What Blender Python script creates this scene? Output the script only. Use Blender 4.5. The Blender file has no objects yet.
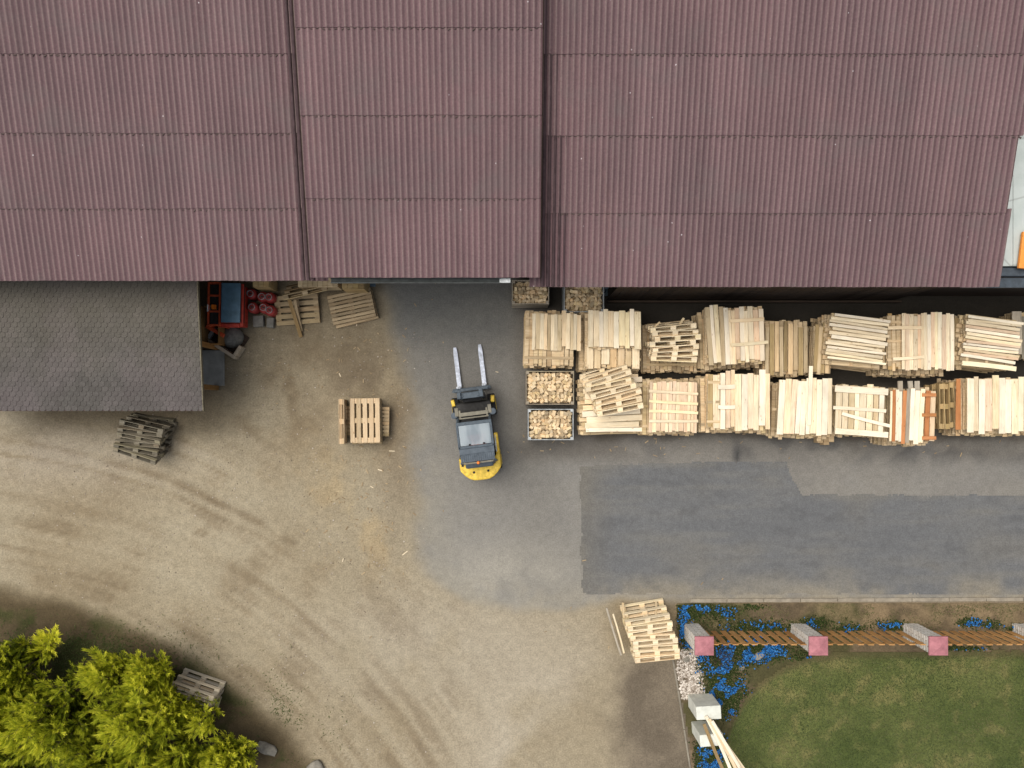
import bpy, math, random
from mathutils import Vector, Matrix, noise
RD = math.radians
rng = random.Random(11)
scene = bpy.context.scene
col = scene.collection

# ------------------------------------------------------------------ survey frame
# the site is surveyed from a drone 21.6 m up; P() turns plan pixels at a height into metres
F, H, NX, NY = 779.0, 21.6, 505.0, 415.0
def X(px, z=0.0): return (px - NX) * (H - z) / F
def Y(py, z=0.0): return -(py - NY) * (H - z) / F
def P(px, py, z=0.0): return Vector((X(px, z), Y(py, z), z))
def lin(c):
    return tuple((v/255.0/12.92 if v/255.0 <= .04045 else ((v/255.0+.055)/1.055)**2.4) for v in c)
ORD = ['zeroth','first','second','third','fourth','fifth','sixth','seventh','eighth','ninth','tenth','eleventh',
       'twelfth','thirteenth','fourteenth','fifteenth','sixteenth','seventeenth','eighteenth','nineteenth','twentieth']

# ------------------------------------------------------------------ object helpers
def tag(o, label=None, cat=None, group=None, kind=None):
    if label: o['label'] = label
    if cat: o['category'] = cat
    if group: o['group'] = group
    if kind: o['kind'] = kind
    return o
def empty(name, loc=(0,0,0), rz=0.0):
    o = bpy.data.objects.new(name, None); col.objects.link(o)
    o.empty_display_size = .2
    o.location = loc; o.rotation_euler = (0,0,rz)
    return o
def kids(o, table): return table.get(o.name, [])
def copy_tree(src, parts):
    """copy of a thing, with copies of its parts (parts: list of (part, [subparts]))"""
    c = src.copy(); col.objects.link(c)
    out = []
    for p, subs in parts:
        q = p.copy(); q.parent = c; q.matrix_parent_inverse = p.matrix_parent_inverse.copy(); col.objects.link(q)
        for s in subs:
            t = s.copy(); t.parent = q; col.objects.link(t)
    return c

class MB:
    def __init__(s): s.v=[]; s.f=[]; s.t=[]; s.smooth=False
    def add(s, vs, fs, tint=0.0):
        b=len(s.v); s.v += [tuple(v) for v in vs]
        for f in fs: s.f.append(tuple(b+i for i in f)); s.t.append(tint)
        return s
    def box(s, c, d, M=None, tint=0.0, taper=1.0):
        hx,hy,hz = d[0]/2,d[1]/2,d[2]/2
        vs=[]
        for sz in (-1,1):
            k = taper if sz>0 else 1.0
            for sx,sy in ((-1,-1),(1,-1),(1,1),(-1,1)):
                p=Vector((sx*hx*k,sy*hy*k,sz*hz))
                if M is not None: p = M @ p
                vs.append(p+Vector(c))
        s.add(vs, [(3,2,1,0),(4,5,6,7),(0,1,5,4),(1,2,6,5),(2,3,7,6),(3,0,4,7)], tint); return s
    def prism(s, poly, z0, z1, tint=0.0, inset=0.0):
        n=len(poly); cx=sum(p[0] for p in poly)/n; cy=sum(p[1] for p in poly)/n
        vs=[(p[0],p[1],z0) for p in poly]+[(cx+(p[0]-cx)*(1-inset),cy+(p[1]-cy)*(1-inset),z1) for p in poly]
        fs=[tuple(range(n))[::-1], tuple(range(n,2*n))]+[(i,(i+1)%n,n+(i+1)%n,n+i) for i in range(n)]
        s.add(vs,fs,tint); return s
    def cyl(s, a, b, r0, r1=None, n=10, tint=0.0, caps=True):
        a=Vector(a); b=Vector(b); r1 = r0 if r1 is None else r1
        d=(b-a); 
        if d.length<1e-6: return s
        q=d.to_track_quat('Z','Y').to_matrix()
        vs=[]
        for p,r in ((a,r0),(b,r1)):
            for i in range(n):
                w=2*math.pi*i/n
                vs.append(p+q@Vector((r*math.cos(w),r*math.sin(w),0)))
        fs=[(i,(i+1)%n,n+(i+1)%n,n+i) for i in range(n)]
        if caps: fs += [tuple(range(n))[::-1], tuple(range(n,2*n))]
        s.add(vs,fs,tint); return s
    def lathe(s, prof, c=(0,0,0), n=20, tint=0.0):
        vs=[]
        for r,z in prof:
            for i in range(n):
                w=2*math.pi*i/n; vs.append((c[0]+r*math.cos(w),c[1]+r*math.sin(w),c[2]+z))
        fs=[]
        for k in range(len(prof)-1):
            for i in range(n):
                fs.append((k*n+i,k*n+(i+1)%n,(k+1)*n+(i+1)%n,(k+1)*n+i))
        fs.append(tuple(range(n))[::-1]); fs.append(tuple(range((len(prof)-1)*n,len(prof)*n)))
        s.add(vs,fs,tint); return s
    def build(s, name, m, parent=None, bevel=0.0, smooth=False, seg=2):
        me=bpy.data.meshes.new(name); me.from_pydata(s.v,[],s.f)
        a=me.attributes.new('tint','FLOAT','FACE'); a.data.foreach_set('value', s.t)
        me.materials.append(m); me.update()
        o=bpy.data.objects.new(name,me); col.objects.link(o)
        if parent is not None: o.parent=parent
        if smooth:
            me.polygons.foreach_set('use_smooth',[True]*len(me.polygons))
            try:
                me.set_sharp_from_angle(angle=RD(38))
            except Exception: pass
        if bevel:
            b=o.modifiers.new('bevel','BEVEL'); b.width=bevel; b.segments=seg; b.limit_method='ANGLE'; b.angle_limit=RD(35)
            b.harden_normals=False
        return o

# ------------------------------------------------------------------ materials
class NT:
    def __init__(s,name):
        s.m=bpy.data.materials.new(name); s.m.use_nodes=True
        s.n=s.m.node_tree.nodes; s.l=s.m.node_tree.links
        s.b=s.n['Principled BSDF']
    def new(s,t,**k):
        n=s.n.new(t)
        for a,v in k.items(): setattr(n,a,v)
        return n
    def link(s,a,b): s.l.new(a,b)
    def noise(s,vec,scale,detail=4,rough=.55,dist=0.0):
        n=s.new('ShaderNodeTexNoise'); n.inputs['Scale'].default_value=scale
        n.inputs['Detail'].default_value=detail; n.inputs['Roughness'].default_value=rough
        n.inputs['Distortion'].default_value=dist
        if vec is not None: s.link(vec,n.inputs['Vector'])
        return n.outputs['Fac']
    def ramp(s,fac,stops,interp='LINEAR'):
        r=s.new('ShaderNodeValToRGB'); cr=r.color_ramp; cr.interpolation=interp
        while len(cr.elements)<len(stops): cr.elements.new(.5)
        for e,(p,c) in zip(cr.elements,stops):
            e.position=p; e.color=(c if len(c)==4 else (*c,1)) if not isinstance(c,(int,float)) else (c,c,c,1)
        s.link(fac,r.inputs['Fac']); return r.outputs['Color']
    def mix(s,fac,a,b,mode='MIX'):
        n=s.new('ShaderNodeMix',data_type='RGBA',blend_type=mode)
        for sock,v in ((n.inputs[0],fac),(n.inputs[6],a),(n.inputs[7],b)):
            if isinstance(v,(int,float)): sock.default_value = v if sock==n.inputs[0] else (v,v,v,1)
            elif isinstance(v,tuple): sock.default_value=(*v[:3],1)
            else: s.link(v,sock)
        return n.outputs[2]
    def math(s,op,a,b=0.0,c=None,clamp=False):
        n=s.new('ShaderNodeMath',operation=op); n.use_clamp=clamp
        for i,v in enumerate((a,b,c)):
            if v is None: continue
            if isinstance(v,(int,float)): n.inputs[i].default_value=v
            else: s.link(v,n.inputs[i])
        return n.outputs[0]
    def obj(s,scale=(1,1,1),jit=True):
        tc=s.new('ShaderNodeTexCoord'); mp=s.new('ShaderNodeMapping'); mp.inputs['Scale'].default_value=scale
        s.link(tc.outputs['Object'],mp.inputs['Vector'])
        if jit:
            oi=s.new('ShaderNodeObjectInfo'); 
            v=s.new('ShaderNodeVectorMath',operation='SCALE'); v.inputs[0].default_value=(37,19,53); s.link(oi.outputs['Random'],v.inputs['Scale'])
            s.link(v.outputs[0],mp.inputs['Location'])
        return mp.outputs['Vector']
    def rand(s):
        return s.new('ShaderNodeObjectInfo').outputs['Random']
    def attr(s,name):
        a=s.new('ShaderNodeAttribute'); a.attribute_name=name; return a
    def bump(s,h,strength=.3,dist=.01):
        b=s.new('ShaderNodeBump'); b.inputs['Strength'].default_value=strength; b.inputs['Distance'].default_value=dist
        s.link(h,b.inputs['Height']); s.link(b.outputs['Normal'],s.b.inputs['Normal'])
    def done(s,colr=None,rough=.8,metal=0.0,spec=.3):
        if colr is not None:
            if isinstance(colr,tuple): s.b.inputs['Base Color'].default_value=(*colr,1)
            else: s.link(colr,s.b.inputs['Base Color'])
        if isinstance(rough,(int,float)): s.b.inputs['Roughness'].default_value=rough
        else: s.link(rough,s.b.inputs['Roughness'])
        s.b.inputs['Metallic'].default_value=metal
        s.b.inputs['Specular IOR Level'].default_value=spec
        return s.m

def wood(name, light, dark, var=.35, knots=True, dirt=.25):
    t=NT(name); v=t.obj((2.2,30,30)); g=t.noise(v,1.0,5,.6,.6)
    base=t.ramp(g,[(.28,dark),(.62,light)])
    tn=t.math('ADD',t.rand(),t.attr('tint').outputs['Fac']); tn=t.math('FRACT',tn)
    k=t.ramp(tn,[(0,1-var),(.35,.93),(1,1.06)])
    c=t.mix(1.0,base,k,'MULTIPLY')
    # some boards run redder, some yellower
    warm=t.ramp(t.math('FRACT',t.math('MULTIPLY',tn,7.31)),[(0,(1.0,.90,.80)),(.2,(1,.97,.93)),(.75,(1,1,1)),(1,(1,.98,.84))])
    c=t.mix(1.0,c,warm,'MULTIPLY')
    if knots:
        vo=t.new('ShaderNodeTexVoronoi'); vo.inputs['Scale'].default_value=1.0
        t.link(t.obj((3.0,11,11)),vo.inputs['Vector'])
        kk=t.ramp(vo.outputs['Distance'],[(.05,(.42,.26,.14)),(.13,(1,1,1))])
        c=t.mix(.8,c,kk,'MULTIPLY')
    d=t.ramp(t.noise(t.obj((1.6,3,3)),1.0,4,.6),[(.45,1.0),(.75,1-dirt)])
    c=t.mix(1.0,c,d,'MULTIPLY')
    t.bump(g,.25,.004)
    return t.done(c,.82,spec=.2)

M={}
M['pale']=wood('pale_pine',(.84,.72,.51),(.68,.53,.33),.22)
M['tan']=wood('tan_pine',(.68,.54,.34),(.50,.37,.21),.32)
M['deep']=wood('aged_yellow_pine',(.46,.34,.17),(.32,.22,.10),.4)
M['rosy']=wood('rosy_pine',(.80,.63,.45),(.66,.45,.29),.22)
M['orange']=wood('orange_pine',(.56,.25,.10),(.42,.17,.07),.25)
M['white']=wood('planed_white_wood',(.86,.77,.60),(.76,.64,.48),.12)
M['grey']=wood('weathered_grey_wood',(.27,.24,.18),(.14,.12,.085),.5,False,.4)
M['greyish']=wood('greyed_wood',(.42,.37,.29),(.26,.22,.17),.4,False,.4)
M['palegrey']=wood('sun_bleached_wood',(.60,.53,.41),(.42,.36,.27),.35,False,.3)
M['stain']=wood('stained_picket',(.60,.33,.13),(.44,.22,.07),.3,False,.3)
M['brown']=wood('dark_brown_wood',(.055,.038,.026),(.030,.021,.015),.4,False,.3)
M['post']=wood('timber_post',(.30,.17,.06),(.2,.11,.04),.3,False,.3)
M['pally']=wood('used_pallet_wood',(.44,.34,.21),(.30,.22,.13),.4)
M['pallet_fresh']=wood('pallet_wood',(.62,.48,.31),(.48,.34,.20),.28)

def plain(name,c,rough=.5,metal=0.0,var=.25,scale=9,spec=.4,bump=.0,tint=False):
    t=NT(name); v=t.obj((1,1,1)); n=t.noise(v,scale,5,.6)
    k=t.ramp(n,[(.3,1-var),(.7,1+var*.25)])
    cc=t.mix(1.0,(c[0],c[1],c[2]),k,'MULTIPLY')
    if tint:
        q=t.ramp(t.attr('tint').outputs['Fac'],[(0,.5),(1,1.15)]); cc=t.mix(1.0,cc,q,'MULTIPLY')
    if bump: t.bump(t.noise(v,scale*6,4),bump,.004)
    r=t.ramp(n,[(.3,min(1,rough+.15)),(.7,rough)])
    return t.done(cc,r,metal,spec)
M['yellow']=plain('forklift_yellow',(.80,.54,.06),.5,var=.42,scale=11)
M['slate']=plain('slate_paint',(.060,.080,.098),.5,var=.3,scale=12)
M['slate2']=plain('slate_panel',(.075,.095,.115),.55,var=.3,scale=8)
M['black']=plain('black_rubber',(.018,.018,.018),.75,var=.3)
M['dark']=plain('dark_steel',(.035,.033,.03),.6,.2,var=.4)
M['steel']=plain('worn_fork_steel',(.58,.62,.70),.5,.2,var=.45,scale=9)
M['zinc']=plain('galvanised_steel',(.42,.44,.44),.5,.4,var=.4)
M['greyrail']=plain('khaki_rail',(.22,.20,.15),.6,var=.3)
M['seat']=plain('seat_red',(.35,.12,.10),.7)
M['beacon']=plain('beacon_orange',(.9,.22,.02),.3)
M['red']=plain('red_paint',(.42,.035,.018),.5,var=.4)
M['redor']=plain('orange_red_paint',(.48,.07,.02),.5,var=.4)
M['blue']=plain('blue_lid',(.10,.19,.26),.35,var=.35,scale=5)
M['gasred']=plain('gas_bottle_red',(.34,.035,.03),.45,var=.4)
M['conc']=plain('concrete',(.22,.21,.18),.9,var=.35,scale=7,bump=.5)
M['white_conc']=plain('pale_concrete',(.66,.66,.57),.88,var=.22,scale=5,bump=.4)
M['rock']=plain('rock_grey',(.26,.235,.19),.92,var=.45,scale=6,bump=.8)
M['bark']=plain('bark',(.16,.12,.075),.9,var=.4,scale=14,bump=.8)
M['gutter']=plain('gutter_dark',(.045,.05,.048),.6,var=.5,scale=10)
M['gutterblue']=plain('gutter_blue_grey',(.06,.075,.09),.5,var=.4)
M['bluepost']=plain('blue_grey_post',(.14,.20,.24),.5,var=.3)
M['wallgrey']=plain('render_wall',(.30,.27,.22),.9,var=.3,scale=3,bump=.3)
M['orangeboard']=plain('orange_board',(.85,.30,.05),.6,var=.2)
M['sign']=plain('white_sticker',(.75,.75,.72),.5,var=.1)
M['stepshade']=plain('roof_step_shade',(.060,.034,.036),.75,var=.4,scale=5)
M['moss']=plain('dark_moss',(.095,.066,.060),.95,var=.4,scale=30)
M['cement']=plain('set_cement',(.16,.155,.135),.95,var=.4,scale=15,bump=.8)
M['soil_slab']=plain('dusty_slab',(.22,.22,.20),.9,var=.3,scale=4,bump=.3)

def m_glass():
    t=NT('tinted_roof_glass')
    t.b.inputs['Base Color'].default_value=(.80,.88,.92,1); t.b.inputs['Roughness'].default_value=.42
    t.b.inputs['Transmission Weight'].default_value=.25; t.b.inputs['Alpha'].default_value=.62
    n=t.noise(t.obj((3,1,1)),1.2,2); t.link(t.ramp(n,[(.4,(.24,.30,.34)),(.6,(.42,.48,.51))]),t.b.inputs['Base Color'])
    return t.m
M['glass']=m_glass()

def m_roof():
    t=NT('corrugated_maroon_sheet'); v=t.obj((1,1,1),False)
    big=t.noise(v,.35,4,.55); base=t.ramp(big,[(.3,(.116,.068,.073)),(.7,(.148,.084,.088))])
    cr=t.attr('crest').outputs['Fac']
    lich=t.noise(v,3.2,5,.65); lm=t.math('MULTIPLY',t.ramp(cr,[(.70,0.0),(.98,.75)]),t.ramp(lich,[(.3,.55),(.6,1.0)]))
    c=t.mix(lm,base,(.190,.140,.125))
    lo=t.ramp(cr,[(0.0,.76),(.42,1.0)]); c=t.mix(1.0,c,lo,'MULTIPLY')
    fine=t.ramp(t.noise(v,24,4,.7),[(.3,.78),(.7,1.16)]); c=t.mix(1.0,c,fine,'MULTIPLY')
    # down-slope weather streaks
    st=t.noise(t.obj((3.1,.22,.22),False),1.3,4,.6); c=t.mix(1.0,c,t.ramp(st,[(.3,.86),(.7,1.12)]),'MULTIPLY')
    pt=t.noise(v,.9,6,.7); c=t.mix(t.ramp(pt,[(.52,0.0),(.72,.55)]),c,(.112,.088,.084)); c=t.mix(t.ramp(t.noise(t.obj((2.2,.5,.5),False),1.1,6,.75),[(.60,0.0),(.76,.35)]),c,(.19,.105,.09))
    sh=t.attr('tint').outputs['Fac']; c=t.mix(1.0,c,t.ramp(sh,[(.2,.92),(.8,1.07)]),'MULTIPLY')
    vo=t.new('ShaderNodeTexVoronoi'); vo.inputs['Scale'].default_value=2.3; t.link(v,vo.inputs['Vector'])
    sp=t.ramp(t.math('ADD',vo.outputs['Distance'],t.math('MULTIPLY',t.noise(v,30,2),.05)),[(.045,.85),(.068,0.0)])
    sel=t.ramp(t.noise(v,1.7,2),[(.46,0.0),(.52,1.0)])
    c=t.mix(t.math('MULTIPLY',sp,sel),c,(.55,.5,.5))
    t.bump(lich,.2,.004)
    return t.done(c,.72,spec=.3)
M['roof']=m_roof()
def m_shingle():
    t=NT('bitumen_shingle'); v=t.obj((1,1,1),False)
    tn=t.attr('tint').outputs['Fac']
    c=t.ramp(tn,[(0,(.066,.060,.053)),(.5,(.084,.077,.069)),(1,(.106,.094,.086))])
    # moss-brown belt near the upper edge, pinkish granules elsewhere (object y 3.2 is the top)
    sx=t.new('ShaderNodeSeparateXYZ'); t.link(v,sx.inputs[0])
    up=t.ramp(t.math('MULTIPLY_ADD',sx.outputs['Y'],.28,t.math('MULTIPLY',t.noise(v,1.1,4),.5)),[(.45,0.0),(1.1,1.0)])
    c=t.mix(t.math('MULTIPLY',up,.45),c,(.118,.104,.075))
    pk=t.ramp(t.noise(v,.45,3),[(.45,0.0),(.65,.35)]); c=t.mix(pk,c,(.135,.108,.11))
    c=t.mix(1.0,c,t.ramp(t.noise(v,40,3,.7),[(.3,.7),(.7,1.25)]),'MULTIPLY')
    vo=t.new('ShaderNodeTexVoronoi'); vo.inputs['Scale'].default_value=1.3; t.link(v,vo.inputs['Vector'])
    c=t.mix(t.ramp(vo.outputs['Distance'],[(.015,.7),(.03,0.0)]),c,(.16,.13,.08))
    t.bump(t.noise(v,90,2),.4,.004)
    return t.done(c,.93,spec=.2)
M['shingle']=m_shingle()
def m_ground():
    t=NT('yard_surface'); v=t.obj((1,1,1),False)
    c=t.attr('col').outputs['Color']; asp=t.attr('asp').outputs['Fac']
    f1=t.ramp(t.noise(v,5,6,.72),[(.28,.80),(.72,1.18)]); f2=t.ramp(t.noise(v,22,6,.8),[(.3,.66),(.7,1.36)])
    f2b=t.ramp(t.noise(v,26,6,.8),[(.3,.74),(.7,1.28)])
    det=t.mix(asp,t.mix(1.0,f1,f2,'MULTIPLY'),t.mix(1.0,t.ramp(t.noise(v,5,5,.7),[(.3,.88),(.7,1.10)]),f2b,'MULTIPLY'))
    c=t.mix(1.0,c,det,'MULTIPLY')
    vo=t.new('ShaderNodeTexVoronoi'); vo.inputs['Scale'].default_value=13; t.link(v,vo.inputs['Vector'])
    peb=t.ramp(vo.outputs['Distance'],[(.10,1.0),(.17,0.0)])
    sel=t.ramp(t.noise(v,2.3,3),[(.50,0.0),(.62,.6)]); 
    c=t.mix(t.math('MULTIPLY',peb,t.math('MULTIPLY',sel,t.math('SUBTRACT',1.0,asp))),c,(.17,.14,.10))
    h=t.mix(.5,t.noise(v,9,5),t.noise(v,60,3)); t.bump(h,.55,.02)
    return t.done(c,.95,spec=.15)
M['ground']=m_ground()
def m_brick():
    t=NT('whitewashed_brick'); v=t.obj((1,1,1),False)
    # stretch z so courses show on the shaft
    tc=t.new('ShaderNodeSeparateXYZ'); t.link(v,tc.inputs[0]); cb=t.new('ShaderNodeCombineXYZ')
    t.link(t.math('ADD',tc.outputs['X'],tc.outputs['Y']),cb.inputs['X']); t.link(tc.outputs['Z'],cb.inputs['Y'])
    b=t.new('ShaderNodeTexBrick'); b.inputs['Scale'].default_value=1.0; b.inputs['Brick Width'].default_value=.26; b.inputs['Row Height'].default_value=.085
    b.inputs['Mortar Size'].default_value=.012; t.link(cb.outputs[0],b.inputs['Vector'])
    b.inputs['Color1'].default_value=(.86,.83,.76,1); b.inputs['Color2'].default_value=(.74,.69,.60,1); b.inputs['Mortar'].default_value=(.44,.38,.31,1)
    c=t.mix(1.0,b.outputs['Color'],t.ramp(t.noise(v,12,5,.7),[(.3,.68),(.65,1.08)]),'MULTIPLY')
    t.bump(b.outputs['Fac'],-.5,.01)
    return t.done(c,.9,spec=.2)
M['brick']=m_brick()
M['cap']=plain('pink_pillar_cap',(.40,.155,.17),.65,var=.3,scale=7)
def m_tinted(name,stops,rough=.85,trans=0.0,fine=0):
    t=NT(name); c=t.ramp(t.attr('tint').outputs['Fac'],stops)
    if fine: c=t.mix(1.0,c,t.ramp(t.noise(t.obj((1,1,1),False),fine,4),[(.35,.55),(.65,1.3)]),'MULTIPLY')
    t.done(c,rough,spec=.2)
    if trans:
        t.b.inputs['Transmission Weight'].default_value=0
        tr=t.new('ShaderNodeBsdfTranslucent'); t.link(c,tr.inputs['Color'])
        mx=t.new('ShaderNodeMixShader'); mx.inputs[0].default_value=trans
        t.link(t.b.outputs[0],mx.inputs[1]); t.link(tr.outputs[0],mx.inputs[2])
        t.link(mx.outputs[0],t.n['Material Output'].inputs['Surface'])
    return t.m
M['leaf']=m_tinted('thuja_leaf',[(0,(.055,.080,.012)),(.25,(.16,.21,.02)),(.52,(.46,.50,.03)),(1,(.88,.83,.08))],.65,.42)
M['blade']=m_tinted('grass_blade',[(0,(.050,.074,.024)),(.45,(.095,.118,.044)),(.75,(.17,.155,.07)),(1,(.28,.24,.13))],.8,.2)
M['flower']=m_tinted('blue_petal',[(0,(.008,.06,.20)),(.6,(.014,.14,.40)),(1,(.06,.25,.54))],.6,.2)
M['herb']=m_tinted('herb_leaf',[(0,(.025,.040,.010)),(.6,(.06,.09,.02)),(1,(.17,.14,.07))],.8,.2)
M['pebble']=m_tinted('pebble',[(0,(.14,.11,.08)),(.4,(.30,.25,.20)),(1,(.66,.60,.52))],.9)
M['chip']=m_tinted('wood_chip',[(0,(.20,.14,.08)),(.6,(.42,.32,.19)),(1,(.66,.55,.38))],.9)
M['chunk']=wood('cut_wood_block',(.80,.65,.43),(.56,.40,.22),.5,False,.3)
M['pale_roof']=None
def m_paleroof():
    t=NT('pale_fibre_roof'); v=t.obj((1,1,1),False)
    c=t.ramp(t.noise(v,1.6,6,.6),[(.3,(.38,.42,.39)),(.7,(.52,.55,.52))])
    vo=t.new('ShaderNodeTexVoronoi',feature='DISTANCE_TO_EDGE'); vo.inputs['Scale'].default_value=.8; t.link(v,vo.inputs['Vector'])
    c=t.mix(t.ramp(vo.outputs['Distance'],[(.006,.6),(.02,0.0)]),c,(.25,.26,.24))
    return t.done(c,.8)
M['pale_roof']=m_paleroof()

# ------------------------------------------------------------------ ground colours
def nz(x,y,s,seed=0.0): return noise.noise(Vector((x*s+seed*13.7,y*s-seed*7.1,seed*3.3)))   # about -1..1
def fb(x,y,s,seed=0.0,o=4): return noise.fractal(Vector((x*s+seed*13.7,y*s-seed*7.1,seed*3.3)),1.0,2.1,o)
def sm(a,b,x):
    if a==b: return 0.0
    t=max(0.0,min(1.0,(x-a)/(b-a))); return t*t*(3-2*t)
def mx(a,b,t): return tuple(a[i]+(b[i]-a[i])*t for i in range(3))
def inter(x,pts):
    if x<=pts[0][0]: return pts[0][1]
    for (x0,y0),(x1,y1) in zip(pts,pts[1:]):
        if x<=x1: return y0+(y1-y0)*(x-x0)/(x1-x0)
    return pts[-1][1]
def blob(px,py,cx,cy,rx,ry): return math.exp(-(((px-cx)/rx)**2+((py-cy)/ry)**2))
EDGE_L=[(-400,386),(281,386),(330,392),(400,404),(450,414),(520,416),(560,425),(590,440),(606,470)]   # py -> px of the asphalt's left edge
def asphalt(px,py):
    """1 on asphalt, 0 on dirt, soft between"""
    e=inter(py,EDGE_L)+10*fb(px,py,.018,2)
    a=sm(e-14,e+18,px)
    b=inter(px,[(380,560),(470,604),(560,612),(600,602),(700,601),(1100,599)])+5*fb(px,py,.03,3)
    return a*(1-sm(b-8,b+7,py))
PATCH=[(580,466),(700,462),(786,462),(792,480),(802,495),(1600,496),(1600,594),(582,594)]
def inpoly(x,y,poly):
    c=False; j=len(poly)-1
    for i in range(len(poly)):
        if (poly[i][1]>y)!=(poly[j][1]>y) and x<(poly[j][0]-poly[i][0])*(y-poly[i][1])/(poly[j][1]-poly[i][1])+poly[i][0]: c=not c
        j=i
    return c
K=.83
def surf(px,py):
    n1=fb(px,py,.006,1,5); n2=fb(px,py,.022,4,4); n3=fb(px,py,.06,5,3)
    r=math.hypot(px+65,py-1076)
    ang=math.atan2(px+65,1076-py)
    stk=noise.fractal(Vector(((r+2*n2+5*nz(px,py,.004,15))*.13,ang*1.7,2.0)),1.0,2.0,4); stk2=noise.noise(Vector(((r+8*n1)*.035,ang*2.0,8.0)))
    wst=sm(640,700,1400-r)*1.0
    # dirt
    sf=1-.65*sm(380,480,px)*sm(580,620,py); d=mx((158,147,124),(134,119,94),max(0,min(1,.42+(.55*n1+.28*n2)*sf)))
    d=mx(d,(104,88,66),sm(.12,.8,n2+.6*n3)*.42*(1-.8*sm(420,520,px)*sm(560,620,py)))
    tr=sm(478,500,r)*(1-sm(680,800,r))
    tr*=1-sm(480,560,px)*(1-sm(640,720,py)); tr*=(1-.55*sm(640,720,r))*(.55+.45*sm(-.4,.4,fb(px,py,.011,16)))
    d=mx(d,(176,165,141),tr*max(0,min(1,.30+.26*stk+.28*stk2+.30*n2+.15*n3+.22*noise.noise(Vector((r*.42+2*n2,ang*3.0,4.0))))))
    d=mx(d,(112,97,76),tr*sm(.10,.60,-stk*.8+.6*n2+.35*noise.noise(Vector((r*.30,ang*4.0,14.0))))*.42)
    for rr,w,a in ((640,4,.45),(628,2.5,.22),(585,4,.12),(503,3,.25)):
        d=mx(d,(98,82,62),a*math.exp(-((r-rr-6*nz(ang*6,0,1))/w)**2)*sm(0.02,.35,nz(px,py,.03,6)+.25)*(1 if r<700 else 0))
    # pale fan running to the bottom
    d=mx(d,(182,173,156),.75*sm(.0,.5,.35+n1)*blob(px,py,545,760,85,120))
    d=mx(d,(170,161,143),.6*blob(px,py,450,640,130,60)*sm(-.9,.5,n2+.2))
    d=mx(d,(172,162,146),.6*blob(px,py,60,450,150,40)*sm(-.4,.3,n1+stk*.4))
    d=mx(d,(176,158,124),.55*blob(px,py,350,490,55,60)*sm(-.2,.5,n2+n3*.5))
    d=mx(d,(190,168,128),.38*sm(.05,.5,n2+.5*n3)*(blob(px,py,370,515,34,46)+blob(px,py,400,550,18,14)))
    # dirt colour darkened under the eaves and round the machines
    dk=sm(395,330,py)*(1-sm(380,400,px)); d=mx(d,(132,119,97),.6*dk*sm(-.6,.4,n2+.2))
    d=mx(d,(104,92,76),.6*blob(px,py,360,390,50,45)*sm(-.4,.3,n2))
    d=mx(d,(86,76,60),.75*sm(448,412,py+10*n2)*(1-sm(200,260,px))*sm(0,60,px)*.9)  # shadow below the low shed roof painted in, with some damp
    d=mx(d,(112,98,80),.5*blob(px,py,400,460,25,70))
    # verge below the trees
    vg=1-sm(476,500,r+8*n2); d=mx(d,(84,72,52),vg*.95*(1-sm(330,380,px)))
    d=mx(d,(52,62,26),vg*.6*sm(.05,.35,n2)*(1-sm(330,360,px)))
    # dark drive bottom centre
    dd=sm(598,640,px+14*n2)*(1-sm(690,694,px))*sm(640,672,py+10*n1); d=mx(d,mx((114,103,88),(98,88,75),sm(-.3,.4,n2)),dd*.85)
    d=mx(d,(128,112,86),.75*sm(596,606,py)*sm(590,640,px)*(1-sm(640,660,py))); 
    # asphalt
    m=(128,125,119); m=mx(m,(112,109,103),sm(-.2,.5,n1)*.5)
    m=mx(m,(100,95,88),.8*sm(505,530,px)*(1-sm(450,470,py)))
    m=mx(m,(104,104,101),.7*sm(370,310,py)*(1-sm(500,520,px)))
    m=mx(m,(66,62,56),.85*sm(318,306,py)*sm(505,530,px))  # ground under the right eave darkened to paint in its shade
    m=mx(m,(126,122,115),.8*sm(430,448,py)*sm(590,640,px)*sm(-.6,.2,n2))
    m=mx(m,(142,137,126),.3*sm(-.4,.7,fb(px,py*2.0,.012,9)))
    m=mx(m,(164,158,144),.75*blob(px,py,505,580,90,45)*sm(-.9,.5,n2+.2))
    m=mx(m,(150,143,128),.75*sm(575,600,py+6*n2)*sm(-.6,.3,n3))
    m=mx(m,(146,140,126),.6*sm(300,430,py)*math.exp(-((px-inter(py,EDGE_L)-12)/20)**2)*sm(-.5,.2,n2))
    m=mx(m,(70,70,70),.45*sm(0.05,.35,nz(px,py,.045,12))*blob(px,py,860,448,260,14))
    m=mx(m,(50,46,40),.9*sm(598,618,px)*sm(392,384,py)); m=mx(m,(74,68,60),.8*sm(574,584,px)*sm(440,428,py)*(1-sm(598,618,px))); m=mx(m,(80,74,65),.7*sm(590,600,px)*sm(442,434,py+5*n2)*sm(380,390,py)); m=mx(m,(62,62,62),.8*blob(px,py,737,456,3,7)); a=asphalt(px,py); c=mx(d,m,a)  # shade between and behind the stacks painted into the asphalt, plus one dark spot
    # concrete-dust margin and kerb side
    if py>596 and px>690: c=mx(c,(128,108,84),.8*sm(600,606,py))
    return c,a
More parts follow.
